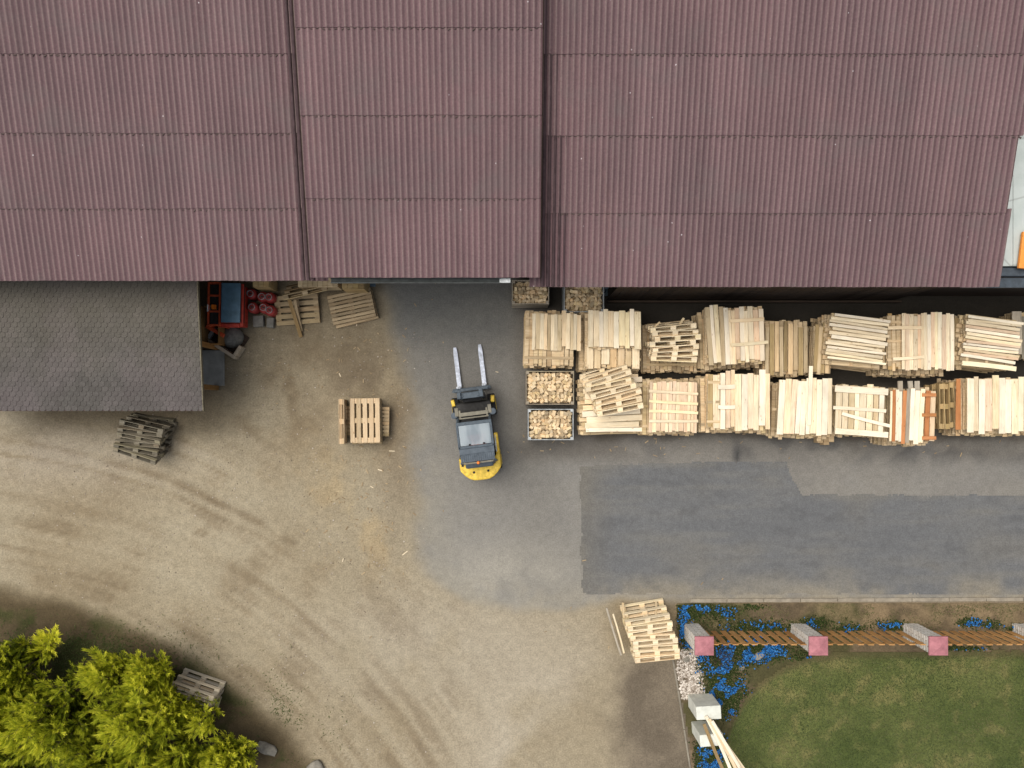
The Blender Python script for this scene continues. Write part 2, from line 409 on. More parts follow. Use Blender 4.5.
def patchcol(px,py):
    n1=fb(px*.35,py,.03,21,4); n2=fb(px,py,.02,22,4)
    n1=.55*n1+.45*fb(px*.3,py*1.6,.02,23,4); c=mx((99,100,101),(112,112,111),max(0,min(1,.5+.6*n1)))
    c=mx(c,(150,140,120),.8*sm(562,600,py+14*n1)*sm(-.5,.4,n2+.1)); c=mx(c,(122,118,110),.8*math.exp(-((px-582)/9)**2)*sm(-.4,.4,n2)); c=mx(c,(120,117,110),.6*math.exp(-((py-(465 if px<790 else 497))/4)**2)*sm(-.4,.4,n2)); sp=fb(px,py*2.2,.05,25,3); c=mx(c,(90,90,90),.35*sm(.0,.7,sp)); c=mx(c,(124,121,114),.35*sm(.0,.7,-fb(px*.18,py*1.6,.05,26,3)))
    c=mx(c,(114,110,102),.4*sm(-.1,.7,n1+n2*.4)); c=mx(c,(112,108,100),.6*(1-sm(580,620,px)))
    return c
def base(c): l=lin(c); return (l[0]*K,l[1]*K,l[2]*K,1)

def sheet(name, xs, ys, z, keep=None, colf=None, mat=None, kind='structure', zf=None):
    """grid of vertices; keep(px,py) picks the cells; colours are stored per vertex"""
    nx,ny=len(xs),len(ys); vid={}; vs=[]; cs=[]; aa=[]; fs=[]
    def vert(i,j):
        k=(i,j)
        if k not in vid:
            x,y=xs[i],ys[j]; px,py=NX+x*F/H, NY-y*F/H
            c,a=colf(max(-300,min(1400,px)),max(-300,min(1100,py)))
            vid[k]=len(vs); vs.append((x,y,z+(zf(x,y) if zf else 0))); cs.extend(base(c)); aa.append(a)
        return vid[k]
    for i in range(nx-1):
        for j in range(ny-1):
            cx,cy=(xs[i]+xs[i+1])/2,(ys[j]+ys[j+1])/2
            if keep is None or keep(NX+cx*F/H, NY-cy*F/H):
                fs.append((vert(i,j),vert(i+1,j),vert(i+1,j+1),vert(i,j+1)))
    me=bpy.data.meshes.new(name); me.from_pydata(vs,[],fs)
    a=me.attributes.new('col','FLOAT_COLOR','POINT'); a.data.foreach_set('color',cs)
    a=me.attributes.new('asp','FLOAT','POINT'); a.data.foreach_set('value',aa)
    me.materials.append(mat or M['ground']); me.update()
    o=bpy.data.objects.new(name,me); col.objects.link(o); tag(o,kind=kind); return o
def frange(a,b,s):
    n=max(1,int(round((b-a)/s))); return [a+(b-a)*i/n for i in range(n+1)]
gx=[-700,-300,-120,-60,-30,-20]+frange(-15.2,15.2,.085)+[20,30,60,120,300,700]
gy=[-700,-300,-120,-60,-25,-15]+frange(-10.6,12.8,.085)+[18,30,60,120,300,700]
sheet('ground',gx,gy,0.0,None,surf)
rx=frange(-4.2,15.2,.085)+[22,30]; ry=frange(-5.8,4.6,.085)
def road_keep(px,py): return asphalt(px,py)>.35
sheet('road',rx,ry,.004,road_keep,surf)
def patch_keep(px,py):
    return inpoly(px+2.2*nz(px,py,.05,30)+1.0*nz(px,py,.3,32),py+1.6*nz(px,py,.05,31)+.8*nz(px,py,.3,33),PATCH)
sheet('road_patch',frange(X(578),15.2,.045)+[22,30],frange(Y(596),Y(460),.045),.009,patch_keep,lambda a,b:(patchcol(a,b),1.0))

# lawn, soil bed
def lawn_edge(px): # py of the upper edge of the lawn
    return inter(px,[(720,768),(724,745),(732,722),(744,700),(760,682),(780,668),(806,657),(840,652),(1100,650)])
def lawn_in(px,py): return px>719 and py>lawn_edge(px)+2.0*nz(px,py,.12,41)
def lawncol(px,py):
    n1=fb(px,py,.02,42,4); n2=fb(px,py,.06,43,3)
    c=mx((76,86,44),(102,106,60),max(0,min(1,.45+.8*n1))); c=mx(c,(128,118,76),.55*sm(.1,.6,n2+n1*.5))
    e=(py-lawn_edge(px)); c=mx(c,(82,72,52),.6*(1-sm(2,10,e)))
    return c,0.0
sheet('lawn',frange(X(716),15.2,.06)+[22,30],[-60,-20]+frange(-10.6,Y(645),.06),.05,lawn_in,lawncol)
def bed_in(px,py):
    if px<670: return False
    if py<604: return False
    if px<inter(py,[(604,676),(660,676),(690,680),(768,694),(900,712)]): return False
    return True
def bedcol(px,py):
    n=fb(px,py,.05,51,4); n2=fb(px,py,.02,52,3)
    c=mx((92,80,62),(120,102,78),max(0,min(1,.5+.8*n))); c=mx(c,(62,66,34),.55*sm(-.05,.4,n2))
    if py<628: c=mx(c,(136,118,90),.6*sm(-.4,.3,n))
    return c,0.0
sheet('soil_bed',frange(X(668),15.2,.06)+[22,30],[-60,-20]+frange(-10.6,Y(603),.06),.03,bed_in,bedcol)
# kerbs
def kerb(pts,w,h,name,m):
    b=MB()
    for (p,q) in zip(pts,pts[1:]):
        p=Vector(p);q=Vector(q); n=max(1,int((q-p).length/1.0))
        for i in range(n):
            a=p+(q-p)*(i/n); c=p+(q-p)*((i+1)/n); d=(c-a); L=d.length-.012
            Mx=Matrix.Rotation(math.atan2(d.y,d.x),3,'Z')
            b.box(((a.x+c.x)/2,(a.y+c.y)/2,h/2+rng.uniform(-.004,.004)),(L,w*rng.uniform(.96,1.04),h),Mx,rng.random())
    return tag(b.build(name,m,bevel=.008),kind='structure')
M['kerb']=plain('dusty_kerb',(.29,.25,.19),.92,var=.35,scale=5,bump=.4)
kerb([P(690,600.5),P(800,600),P(1060,599),P(1400,599)],.10,.042,'kerb',M['kerb'])
kerb([P(672,655),P(678,690),P(690,768),P(712,900)],.05,.034,'kerb',plain('dusty_edging',(.24,.21,.16),.92,var=.4,scale=4,bump=.4))

# ------------------------------------------------------------------ the corrugated warehouse
def corrugated(name, x0,x1, y0,z0, slope, nrow, L=1.67, pitch=.128, amp=.014, skew=0.0, parent=None, seed=0, wide0=0.0):
    """rows of overlapping corrugated sheets from the eave (y0,z0) upwards"""
    vs=[];fs=[];cr=[];ti=[]; ca=math.cos(math.atan(slope)); rr=random.Random(seed)
    moss=MB()
    for r in range(nrow):
        ya=y0+r*L*ca; yb=ya+(L+.10)*ca
        xr=x1+skew*r+(wide0 if r==0 else 0)
        nw=int(math.ceil((xr-x0)/pitch)); sub=8
        n=nw*sub
        b=len(vs)
        for k,(yy,lift) in enumerate(((ya,.026),(ya,.026),((ya+yb)/2,.018),(yb,.004))):
            for i in range(n+1):
                ph=i/sub; x=min(x0+ph*pitch,xr)
                w=math.cos(ph*2*math.pi)
                jag=.008*nz(x,r,7,seed) + .012*nz(x,r,1.1,seed)
                y=yy+(jag if k<2 else 0)
                z=z0+(yy-y0)*slope+lift+amp*w+.004*nz(x,yy,.8,seed)
                if k==0: z-=.018
                vs.append((x,y,z)); cr.append(.5+.5*w)
        for k in range(3):
            for i in range(n):
                p=b+k*(n+1)+i; fs.append((p,p+1,p+n+2,p+n+1)); 
                ti.append(.5+.5*nz(int(i/(sub*6)),r,3.7,seed+5))
        if r>0:
            for i in range(nw):
                if rr.random()<.95:
                    x=x0+(i+.5)*pitch+rr.uniform(-.02,.02)
                    if x<xr-.05:
                        yy=ya+rr.uniform(-.03,.0); z=z0+(yy-y0)*slope+.004
                        s=rr.uniform(.5,1.25); moss.box((x,yy,z),(.105*s,.035*s,.018),Matrix.Rotation(rr.uniform(-.6,.6),3,'Z'),rr.random(),.6)
    me=bpy.data.meshes.new(name); me.from_pydata(vs,[],fs)
    a=me.attributes.new('crest','FLOAT','POINT'); a.data.foreach_set('value',cr)
    a=me.attributes.new('tint','FLOAT','FACE'); a.data.foreach_set('value',ti)
    me.materials.append(M['roof']); me.polygons.foreach_set('use_smooth',[True]*len(me.polygons)); me.update()
    try: me.set_sharp_from_angle(angle=RD(50))
    except Exception: pass
    o=bpy.data.objects.new(name,me); col.objects.link(o); o.parent=parent
    mo=moss.build('moss',M['moss'],o); tag(mo,kind='stuff')
    return o
wh=empty('warehouse',(0,0,0)); tag(wh,'long open-fronted warehouse with three maroon corrugated roof sections','warehouse')
SL=.262
yl,ym,yr=Y(281,4.0),Y(278,4.42),Y(287,3.95)
xm0,xm1=X(311,4.42),X(540,4.42)
XL=-14.6
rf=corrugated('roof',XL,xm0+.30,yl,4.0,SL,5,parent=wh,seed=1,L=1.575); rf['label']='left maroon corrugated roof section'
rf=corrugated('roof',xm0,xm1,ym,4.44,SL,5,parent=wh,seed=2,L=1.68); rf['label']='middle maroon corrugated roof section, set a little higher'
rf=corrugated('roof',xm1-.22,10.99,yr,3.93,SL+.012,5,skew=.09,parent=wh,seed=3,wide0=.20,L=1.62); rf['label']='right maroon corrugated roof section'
yr_=yl+5*1.66*math.cos(math.atan(SL)); zr_=4.0+(yr_-yl)*SL
b=MB()   # far slope of the roof, beyond the ridge
for x0,x1,dz in ((XL,xm0,0),(xm0,xm1,.44),(xm1,11.3,.03)):
    b.add([(x0,yr_,zr_+dz),(x1,yr_,zr_+dz),(x1,yr_+7.4,zr_-1.9+dz),(x0,yr_+7.4,zr_-1.9+dz)],[(0,1,2,3)],.5)
    b.box(((x0+x1)/2,yr_,zr_+dz+.05),(x1-x0-.01,.34,.06),tint=.5)
far=b.build('back_roof',M['roof'],wh)
# verge boards of the raised middle roof
for x in (xm0-.012,xm1+.012):
    b=MB()
    yy0,yy1=ym+.02,yr_; zz0=4.44
    b.add([(x-.012,yy0,zz0-.20),(x+.012,yy0,zz0-.20),(x+.012,yy0,zz0-.01),(x-.012,yy0,zz0-.01),
           (x-.012,yy1,zz0-.20+(yy1-yy0)*SL),(x+.012,yy1,zz0-.20+(yy1-yy0)*SL),(x+.012,yy1,zz0-.01+(yy1-yy0)*SL),(x-.012,yy1,zz0-.01+(yy1-yy0)*SL)],
          [(0,1,2,3),(7,6,5,4),(0,4,5,1),(1,5,6,2),(2,6,7,3),(3,7,4,0)])
    b.build('verge_board',M['brown'],wh)
# dark rolls added to paint shade on both sides of the raised roof
for x0_,dx_,n_,ze,ye in ((xm0-.05,-.10,3,4.0,yl),(xm1+.07,.12,5,3.93,yr)):
    for k in range(n_):
        x=x0_+dx_*k; b=MB(); r_=.048-.006*k
        b.cyl((x,ye+.01,ze+.035),(x,yr_,ze+.035+(yr_-ye)*SL),r_,n=10); b.build('shade_roll',M['stepshade'],wh,smooth=True)
# walls
b=MB()
b.box((XL+.2,10.0,2.0),(.2,13.2,4.0)); b.box((10.75,10.0,2.0),(.2,13.2,4.0)); b.box((-1.9,16.6,1.9),(25.2,.2,3.8))
b.box(((XL+X(385))/2+.1,5.3,1.95),(X(385)-XL-.4,.2,3.9))
b.build('wall',M['wallgrey'],wh)
b=MB(); x=X(607)
while x<X(1100):
    w=.17; 
    if x+w>10.9: break
    b.box((x+w/2,yr+.30+rng.uniform(-.004,.004),1.85),(w-.008,.03,3.7),tint=rng.random()); x+=w
b.build('board_wall',M['brown'],wh)
b=MB(); b.box(((X(607)+10.9)/2,yr+.22,.10),(10.9-X(607),.05,.2)); b.build('plinth',M['brown'],wh)
for px,dy in ((371,.66),(603,.40)):
    b=MB(); 
    b.box((0,0,1.95),(.09,.09,3.9)); b.box((0,0,.02),(.26,.26,.04))
    o=b.build('post',M['bluepost'],wh,bevel=.008); o.location=(X(px),yl+dy,0)
b=MB(); b.box(((xm0+xm1)/2,ym+.35,4.15),(xm1-xm0-.1,.16,.26)); b.box(((XL+xm0)/2,yl+.35,3.75),(xm0-XL-.1,.16,.26)); b.box(((xm1+10.9)/2,yr+.36,3.72),(10.9-xm1-.1,.16,.22))
b.build('beam',M['brown'],wh)
b=MB() # gutter below the middle eave
gx0,gx1=X(331,4.3),X(501,4.3)
prof=[(-.06,.03),(-.055,-.03),(0,-.06),(.055,-.03),(.06,.03),(.045,.03),(.04,-.02),(0,-.045),(-.04,-.02),(-.045,.03)]
n=len(prof); vs=[(x,ym-.045+p[0],4.33+p[1]) for x in (gx0,gx1) for p in prof]
b.add(vs,[(i,(i+1)%n,n+(i+1)%n,n+i) for i in range(n)]+[tuple(range(n))[::-1],tuple(range(n,2*n))])
g=b.build('gutter',M['gutter'],wh)
b=MB(); b.box((X(505,4.3),ym-.04,4.32),(.24,.10,.04)); b.build('gutter_outlet',M['zinc'],wh)

# ------------------------------------------------------------------ shingled lean-to
lt=empty('shed',(0,0,0)); tag(lt,'low shed with grey shingled roof leaning under the maroon eave on the left','shed')
RXE=-7.366; y0,z0=Y(411,2.6),2.6; y1,z1=3.9,2.6+(3.9-Y(411,2.6))*.12
def zs(y): return z0+(y-y0)*.12
b=MB(); pitch=.118; tw=.155
nr=int((y1-y0)/pitch)+1
for r in range(nr):
    ya=y0+r*pitch; off=(r%2)*tw/2
    x=-14.6+off
    while x<RXE-.02:
        xa=x+.004; xb=min(x+tw-.004,RXE); t_=max(0,min(1,.5+.45*nz(x,ya,1.3,60)+rng.uniform(-.25,.25)))
        za=zs(ya)+.015+rng.uniform(0,.005); zb=zs(ya+pitch+.03)+.003; yb=ya+pitch+.03; c=.035
        jy=rng.uniform(-.005,.005)
        b.add([(xa,ya+c,za),(xa+c,ya+jy,za),(xb-c,ya+jy,za),(xb,ya+c,za),(xb,yb,zb),(xa,yb,zb),
               (xa,ya+c,za-.014),(xa+c,ya+jy,za-.014),(xb-c,ya+jy,za-.014),(xb,ya+c,za-.014)],
              [(0,1,2,3,4,5),(6,7,1,0),(7,8,2,1),(8,9,3,2)],t_)
        x+=tw
    # under-strip so gaps do not show
b.build('roof',M['shingle'],lt)
b=MB(); L=RXE+14.6
b.add([(-14.6,y0,zs(y0)-.07),(RXE,y0,zs(y0)-.07),(RXE,y1,zs(y1)-.07),(-14.6,y1,zs(y1)-.07),(-14.6,y0,zs(y0)),(RXE,y0,zs(y0)),(RXE,y1,zs(y1)),(-14.6,y1,zs(y1))],
      [(3,2,1,0),(4,5,6,7),(0,1,5,4),(1,2,6,5),(2,3,7,6),(3,0,4,7)])
b.build('roof_deck',M['moss'],lt)
b=MB(); b.add([(RXE,y0,zs(y0)-.07),(RXE+.022,y0,zs(y0)-.07),(RXE+.022,y1,zs(y1)-.07),(RXE,y1,zs(y1)-.07),(RXE,y0,zs(y0)+.025),(RXE+.022,y0,zs(y0)+.025),(RXE+.022,y1,zs(y1)+.025),(RXE,y1,zs(y1)+.025)],
      [(3,2,1,0),(4,5,6,7),(0,1,5,4),(1,2,6,5),(2,3,7,6),(3,0,4,7)])
b.build('edge_trim',M['grey'],lt)
b=MB(); b.box((-11.9,.45,1.25),(5.2,.12,2.5)); b.box((-9.3,2.2,1.25),(.12,3.4,2.5)); b.build('wall',M['brown'],lt)
for py in (347.5,388):
    b=MB(); b.box((0,0,1.23),(.13,.13,2.42)); o=b.build('post',M['post'],lt,bevel=.01); o.location=(X(217),Y(py),0)
b=MB(); b.box((X(217),1.9,2.50),(.10,3.2,.10)); b.build('purlin',M['post'],lt)
b=MB(); b.box((X(205),Y(368),.03),(1.1,.98,.06)); tag(b.build('slab',M['soil_slab'],bevel=.01),kind='structure')

# pale neighbouring roof at the right edge
nb=empty('annex',(0,0,0)); tag(nb,'pale grey-green flat roofed annex beyond the right end of the warehouse','annex')
b=MB(); x=10.9
ya=Y(266,3.2)
for i in range(6):
    b.box((x+.55,ya+3.6,3.17+.002*i),(1.09,7.2,.06),tint=rng.random()); x+=1.1
b.build('roof',M['pale_roof'],nb,bevel=.006)
b=MB(); b.box((14.2,ya-.12,3.06),(6.6,.20,.12)); b.box((14.2,ya-.36,2.98),(6.6,.24,.06)); b.build('gutter',M['gutterblue'],nb,bevel=.01)
b=MB(); b.box((14.2,ya-.16,1.45),(6.6,.12,2.9)); b.box((17.4,ya+3.6,1.55),(.12,7.1,3.1)); b.build('wall',M['brown'],nb)
b=MB(); b.box((X(1024,3.5)+.22,Y(249,3.5),3.30),(.36,.86,.08),Matrix.Rotation(RD(-7),3,'Z')); o=b.build('board',M['orangeboard'],bevel=.01)
tag(o,'bright orange board lying on the pale roof at the right edge','board')

# ------------------------------------------------------------------ pallets
PL,PW=1.2,.8
def board_mesh(L,Wd,T,warp=0.0,seed=0):
    """board along local x, softened edges, slightly bowed"""
    r=random.Random(seed); b=MB(); n=4; c=min(.004,T*.2)
    prof=[(-Wd/2+c,-T/2),(Wd/2-c,-T/2),(Wd/2,-T/2+c),(Wd/2,T/2-c),(Wd/2-c,T/2),(-Wd/2+c,T/2),(-Wd/2,T/2-c),(-Wd/2,-T/2+c)]
    ph=r.uniform(-1,1)*warp; pv=r.uniform(0,1)*warp*.6
    vs=[]
    for i in range(n+1):
        u=-1+2*i/n; x=L/2*u; bow=(1-u*u)
        for (y,z) in prof: vs.append((x,y+ph*bow,z+pv*bow))
    m=len(prof); fs=[]
    for i in range(n):
        for k in range(m): fs.append((i*m+k,i*m+(k+1)%m,(i+1)*m+(k+1)%m,(i+1)*m+k))
    fs.append(tuple(range(m))[::-1] if False else tuple(range(m))); fs.append(tuple(range(n*m,(n+1)*m))[::-1])
    fs=[tuple(reversed(f)) for f in fs]
    b.add(vs,fs,0.0); return b
def make_pallet(mkey,ndeck=5,L=PL,Wd=PW,bw=None,nb=3):
    """origin at the middle of the underside"""
    root=empty('pallet'); parts=[]
    m=M[mkey]; r=random.Random(ndeck*7+len(mkey))
    def put(name,Lx,Wy,T,pos,rz=0):
        o=board_mesh(Lx,Wy,T,.004 if T<.03 else 0,r.randint(0,999)).build(name,m,root); o.location=pos; o.rotation_euler=(0,0,rz+r.uniform(-.006,.006)); parts.append((o,[]))
    # three bottom boards along the length
    for y in (-Wd/2+.05,0,Wd/2-.05): put('bottom_board',L,.1,.022,(0,y,.011))
    for x in (-L/2+.07,0,L/2-.07):
        for y in (-Wd/2+.05,0,Wd/2-.05): put('block',.14,.10,.078,(x,y,.061))
        put('stringer_board',Wd,.14,.021,(x,0,.1105),math.pi/2)
    bw_=bw or (.12 if ndeck==5 else .078)
    for i in range(ndeck):
        y=-Wd/2+bw_/2+(Wd-bw_)*i/(ndeck-1); put('deck_board',L-r.uniform(0,.012),bw_,.022,(0,y,.132))
    return root,parts
protos={}
def pallet(mkey,label,group=None,M4=None,ndeck=5,cat='pallet'):
    k=(mkey,ndeck)
    if k not in protos:
        protos[k]=make_pallet(mkey,ndeck); o=protos[k][0]
    else:
        o=copy_tree(*protos[k])
    for q in ('label','category','group'):
        if q in o: del o[q]
    tag(o,label,cat,group)
    o.matrix_world=M4; return o
def T4(x,y,z): return Matrix.Translation((x,y,z))
def RX(a): return Matrix.Rotation(a,4,'X')
def RY(a): return Matrix.Rotation(a,4,'Y')
def RZ(a): return Matrix.Rotation(a,4,'Z')
def flat(px,py,z,rz,j=0.0): # lying pallet whose top is seen at px,py ; z = underside height
    q=P(px,py,z+.14); return T4(q.x,q.y,z)@RZ(rz+rng.uniform(-j,j))
def on_edge(px,py,zb,rz,lean,face=1,tilt=0.0):
    """pallet standing on a long edge at height zb; px,py is where its upper edge is seen. lean>0 leans toward +y (local)"""
    zt=zb+PW*math.cos(lean)
    q=P(px,py,zt)
    Rm=RZ(rz)@RX(math.pi/2+ (-lean)*1.0)@RY(tilt)
    # local +Y (width) goes up; top edge middle is at local (0,PW/2,.072)
    top=Rm@Vector((0,PW/2,.072))
    return T4(q.x-top.x,q.y-top.y,zt-top.z)@Rm

# leaning row beside the flower bed
G='pallets leaning on edge beside the flower bed'
NE=8
for i in range(NE):
    u=i/(NE-1); px=649+9*u+rng.uniform(-1,1)*1.6; py=621+38*u+rng.uniform(-.4,.4)
    tilt=rng.uniform(-.02,.02)
    lab='%s of the pale pallets leaning on edge beside the flower bed, counted from the road'%(ORD[i+1])
    pallet('pale',lab,G,on_edge(px,py,.012,RD(7+rng.uniform(-3.2,3.2)),RD(rng.uniform(-22,-6)),tilt=tilt*2.2))
def bar(mk,p,q,w,t,name='plank',label=None,cat='plank',group=None,roll=0.0,parent=None,warp=.01):
    p=Vector(p);q=Vector(q); d=q-p
    o=board_mesh(d.length,w,t,warp,rng.randint(0,9999)).build(name,M[mk],parent)
    yaw=math.atan2(d.y,d.x); pit=-math.asin(max(-1,min(1,d.z/d.length)))
    o.matrix_world=T4(*((p+q)/2))@RZ(yaw)@RY(pit)@RX(roll)
    if label: tag(o,label,cat,group)
    return o
bar('greyish',P(606.5,608,.75),P(621,655,.45),.05,.03,label='long grey lath leaning along the left end of the pallets by the flower bed')
bar('pale',P(613,614,.7),P(624,653,.40),.045,.03,label='shorter pale lath leaning along the left end of the pallets by the flower bed')
bar('tan',P(623,603,.15),P(624,618,.5),.07,.03,label='short board end sticking out behind the pallets by the flower bed, left one')
bar('tan',P(656,602,.15),P(656,616,.5),.06,.03,label='short board end sticking out behind the pallets by the flower bed, right one')

# weathered grey row in front of the shingled shed
G='old grey pallets in front of the shingled shed'
for i in range(6):
    u=i/5; px=141-7*u; py=427+29*u
    pallet('grey','%s old grey pallet from the top in the weathered pile below the shingled shed'%ORD[i+1],G,
           on_edge(px,py,.01,RD(-13+rng.uniform(-6,6)),RD(rng.uniform(-34,-8)),tilt=rng.uniform(-.10,.10)))
# mixed little pile on the dirt
c0=P(366,421,.5)
for i in range(3):
    q=T4(X(366.5,.15*(i+1))+rng.uniform(-.02,.02),Y(421,.15)+rng.uniform(-.02,.02),.004+.146*i)@RZ(RD(90+rng.uniform(-1.5,1.5)))@RZ(RD(90) if i==1 else 0)
    pallet('pally','%s pallet from the ground in the pile standing alone on the dirt'%ORD[i+1],'pallets piled on the dirt',q,ndeck=8 if i==1 else 5)
pallet('pallet_fresh','topmost clean five-board pallet of the pile standing alone on the dirt','pallets piled on the dirt',
       T4(X(365,.58),Y(420.5,.58),.004+.146*3)@RZ(RD(90.8)))
o=pallet('pallet_fresh','pallet standing on edge against the left of the pile on the dirt','pallets piled on the dirt',
       on_edge(341.5,421.5,.008,RD(90.5),RD(-6)))

# pallets below the left eave
pallet('pally','open slatted pallet lying under two crossed planks near the red gas bottles','pallets below the warehouse eave',
       flat(297,309,.02,RD(4))@RX(RD(6)),ndeck=5)
pallet('pally','upper slatted pallet of the tidy pair left of the driveway','pallets below the warehouse eave',
       flat(351.5,306,.165,RD(12))@RX(RD(3)),ndeck=8)
pallet('pally','lower slatted pallet of the tidy pair left of the driveway','pallets below the warehouse eave',
       flat(354,309,.012,RD(14)),ndeck=8)
pallet('pally','pallet leaning on edge behind the crossed planks under the eave','pallets below the warehouse eave',
       on_edge(305,293,.02,RD(13),RD(-28)),ndeck=5)
bar('deep',P(288,296,.62),P(301,337,.05),.10,.03,label='longer of two crossed planks thrown over the slatted pallet')
bar('pally',P(295,300,.50),P(301.5,331,.06),.08,.03,label='shorter of two crossed planks thrown over the slatted pallet')
def crate(name,label,px0,py0,px1,py1,zt,mk,cat='crate',group=None,nb=6,slat=.10,th=.02,top=False):
    x0,x1=X(px0,zt),X(px1,zt); y1_,y0_=Y(py0,zt),Y(py1,zt); cx,cy=(x0+x1)/2,(y0_+y1_)/2; w,d=x1-x0,y1_-y0_
    r=empty(name,(cx,cy,0)); tag(r,label,cat,group)
    n=int(zt/.14)
    for sgn in (-1,1):
        b=MB()
        for k in range(n): b.box((0,sgn*(d/2-th/2),zt-.055-k*.13),(w,th,.105),tint=rng.random())
        b.build('side_wall',M[mk],r)
        b=MB()
        for k in range(n): b.box((sgn*(w/2-th/2),0,zt-.055-k*.13),(th,d-2*th-.004,.105),tint=rng.random())
        b.build('end_wall',M[mk],r)
    for sx in (-1,1):
        for sy in (-1,1):
            b=MB(); b.box((sx*(w/2-th-.032),sy*(d/2-th-.032),zt/2),(.06,.06,zt-.01)); b.build('corner_post',M[mk],r)
    b=MB(); b.box((0,0,.08),(w-2*th-.01,d-2*th-.01,.03)); b.build('floor_board',M[mk],r)
    if top:
        b=MB(); k=int(w/.12)
        for i in range(k): b.box((-w/2+(i+.5)*w/k,0,zt+.012),(w/k-.008,d,.02),tint=rng.random())
        b.build('lid',M[mk],r)
    return r,cx,cy,w,d
crate('crate','yellowish closed crate behind the gas bottles',253,276,269,287,.9,'deep',top=True)
crate('crate','low closed crate under the eave behind the leaning pallet',298,277,338,287,.8,'tan',top=True)
crate('crate','yellow closed crate left of the blue-grey post',342,276,364,289,1.0,'deep',top=True)

# half hidden pallet pile below the trees
G='weathered pallets half hidden by the trees'
for i in range(5):
    u=i/4; pallet('palegrey','%s weathered pallet from the road in the pile half hidden by the trees'%ORD[i+1],G,
           on_edge(192-8*u,692+27*u,.01,RD(-22+rng.uniform(-3,3)),RD(rng.uniform(-18,-8)),tilt=rng.uniform(-.03,.03)))

# ------------------------------------------------------------------ board stacks
LOW=MB(); 
def stack_body(px0,py0,px1,py1,zt,orient,rot=0.0,grow=(0,0,0,0),zlow=None,bw=.10,j=.05,tj=0.0,z0=0.0):
    """lower courses of a stack: boards laid with gaps; footprint given at the top, grow in px (l,t,r,b) for courses below zlow"""
    th=.030; step=.058; z=z0+.03
    k=0
    while z<zt-.02:
        g=grow if (zlow is None or z<zlow) else (0,0,0,0)
        zz=zt
        x0=X(px0,zz)-g[0]*.0265; x1=X(px1,zz)+g[2]*.0265; ya=Y(py1,zz)-g[3]*.0265; yb=Y(py0,zz)+g[1]*.0265
        cx,cy=(x0+x1)/2,(ya+yb)/2; R3=Matrix.Rotation(RD(rot),3,'Z')
        dx,dy=rng.gauss(0,.012),rng.gauss(0,.012)
        if orient=='v': W_,L_=x1-x0,yb-ya
        else: W_,L_=yb-ya,x1-x0
        n=max(3,int(W_/(bw*1.12)))
        for i in range(n):
            o=-W_/2+(i+.5)*W_/n; L2=L_+rng.uniform(-j*1.5,j*1.5)
            lx,ly=(o,rng.uniform(-j,j)) if orient=='v' else (rng.uniform(-j,j),o)
            a=rng.uniform(-.025,.025)+ (math.pi/2 if orient=='v' else 0)
            p=R3@Vector((lx+dx,ly+dy,0))
            LOW.box((cx+p.x,cy+p.y,z),(L2,W_/n*rng.uniform(.82,.97),th),R3@Matrix.Rotation(a,3,'Z'),rng.random())
        # thin bearers between courses
        for u in (-.38,.0,.38):
            p=R3@(Vector((0,u*L_,0)) if orient=='v' else Vector((u*L_,0,0)))
            a=0 if orient=='v' else math.pi/2
            LOW.box((cx+p.x,cy+p.y,z+.029),(W_*.98+rng.uniform(-.02,.05),.07,.024),R3@Matrix.Rotation(a,3,'Z'),rng.random())
        z+=step
TOPN=[0]
def top_boards(px0,py0,px1,py1,zt,orient,n,mks,desc,rot=0.0,j=.03,aj=.012,widths=.96,shade=None,group=None,side=None,lift=.0,raggedtop=0.0):
    x0,x1=X(px0,zt),X(px1,zt); ya,yb=Y(py1,zt),Y(py0,zt); cx,cy=(x0+x1)/2,(ya+yb)/2
    W_,L_=(x1-x0,yb-ya) if orient=='v' else (yb-ya,x1-x0)
    ws=[rng.uniform(.75,1.25) for _ in range(n)]; s=sum(ws); ws=[w*W_/s for w in ws]; o=-W_/2
    words=('left' if orient=='v' else 'wall side')
    for i in range(n):
        w=ws[i]; c=o+w/2; o+=w
        mk=mks[i%len(mks)] if isinstance(mks,(list,tuple)) else mks
        L2=L_+rng.uniform(-j,j)*1.5; sl=rng.uniform(-j,j)*1.5+ (rng.random()<.14)*rng.uniform(-.05,.10)
        if orient=='v': lx,ly,a=c,sl,math.pi/2
        else: lx,ly,a=sl,-c,0.0
        p=Matrix.Rotation(RD(rot),3,'Z')@Vector((lx,ly,0))
        ob=board_mesh(L2,w*widths,.026,.008,rng.randint(0,9999)).build('board',M[mk])
        ob.matrix_world=T4(cx+p.x,cy+p.y,zt-.013+rng.uniform(0,.010)+lift)@RZ(RD(rot)+a+rng.uniform(-aj,aj))@RX(rng.uniform(-.03,.03))
        name={'pale':'pale','tan':'tan','deep':'dull yellow','rosy':'rosy','orange':'orange','white':'white','grey':'grey','greyish':'greyed'}[mk]
        tag(ob,'%s board, %s from the %s, %s'%(name,ORD[i+1],words,desc),'board','loose boards on top of the stacks')
        TOPN[0]+=1
def batten(mk,px0,py0,px1,py1,z,w,label,t=.028):
    p=P(px0,py0,z); q=P(px1,py1,z); q.z=z
    o=bar(mk,p,q,w,t,'batten',label,'batten','battens lying across the stacks')
D={}
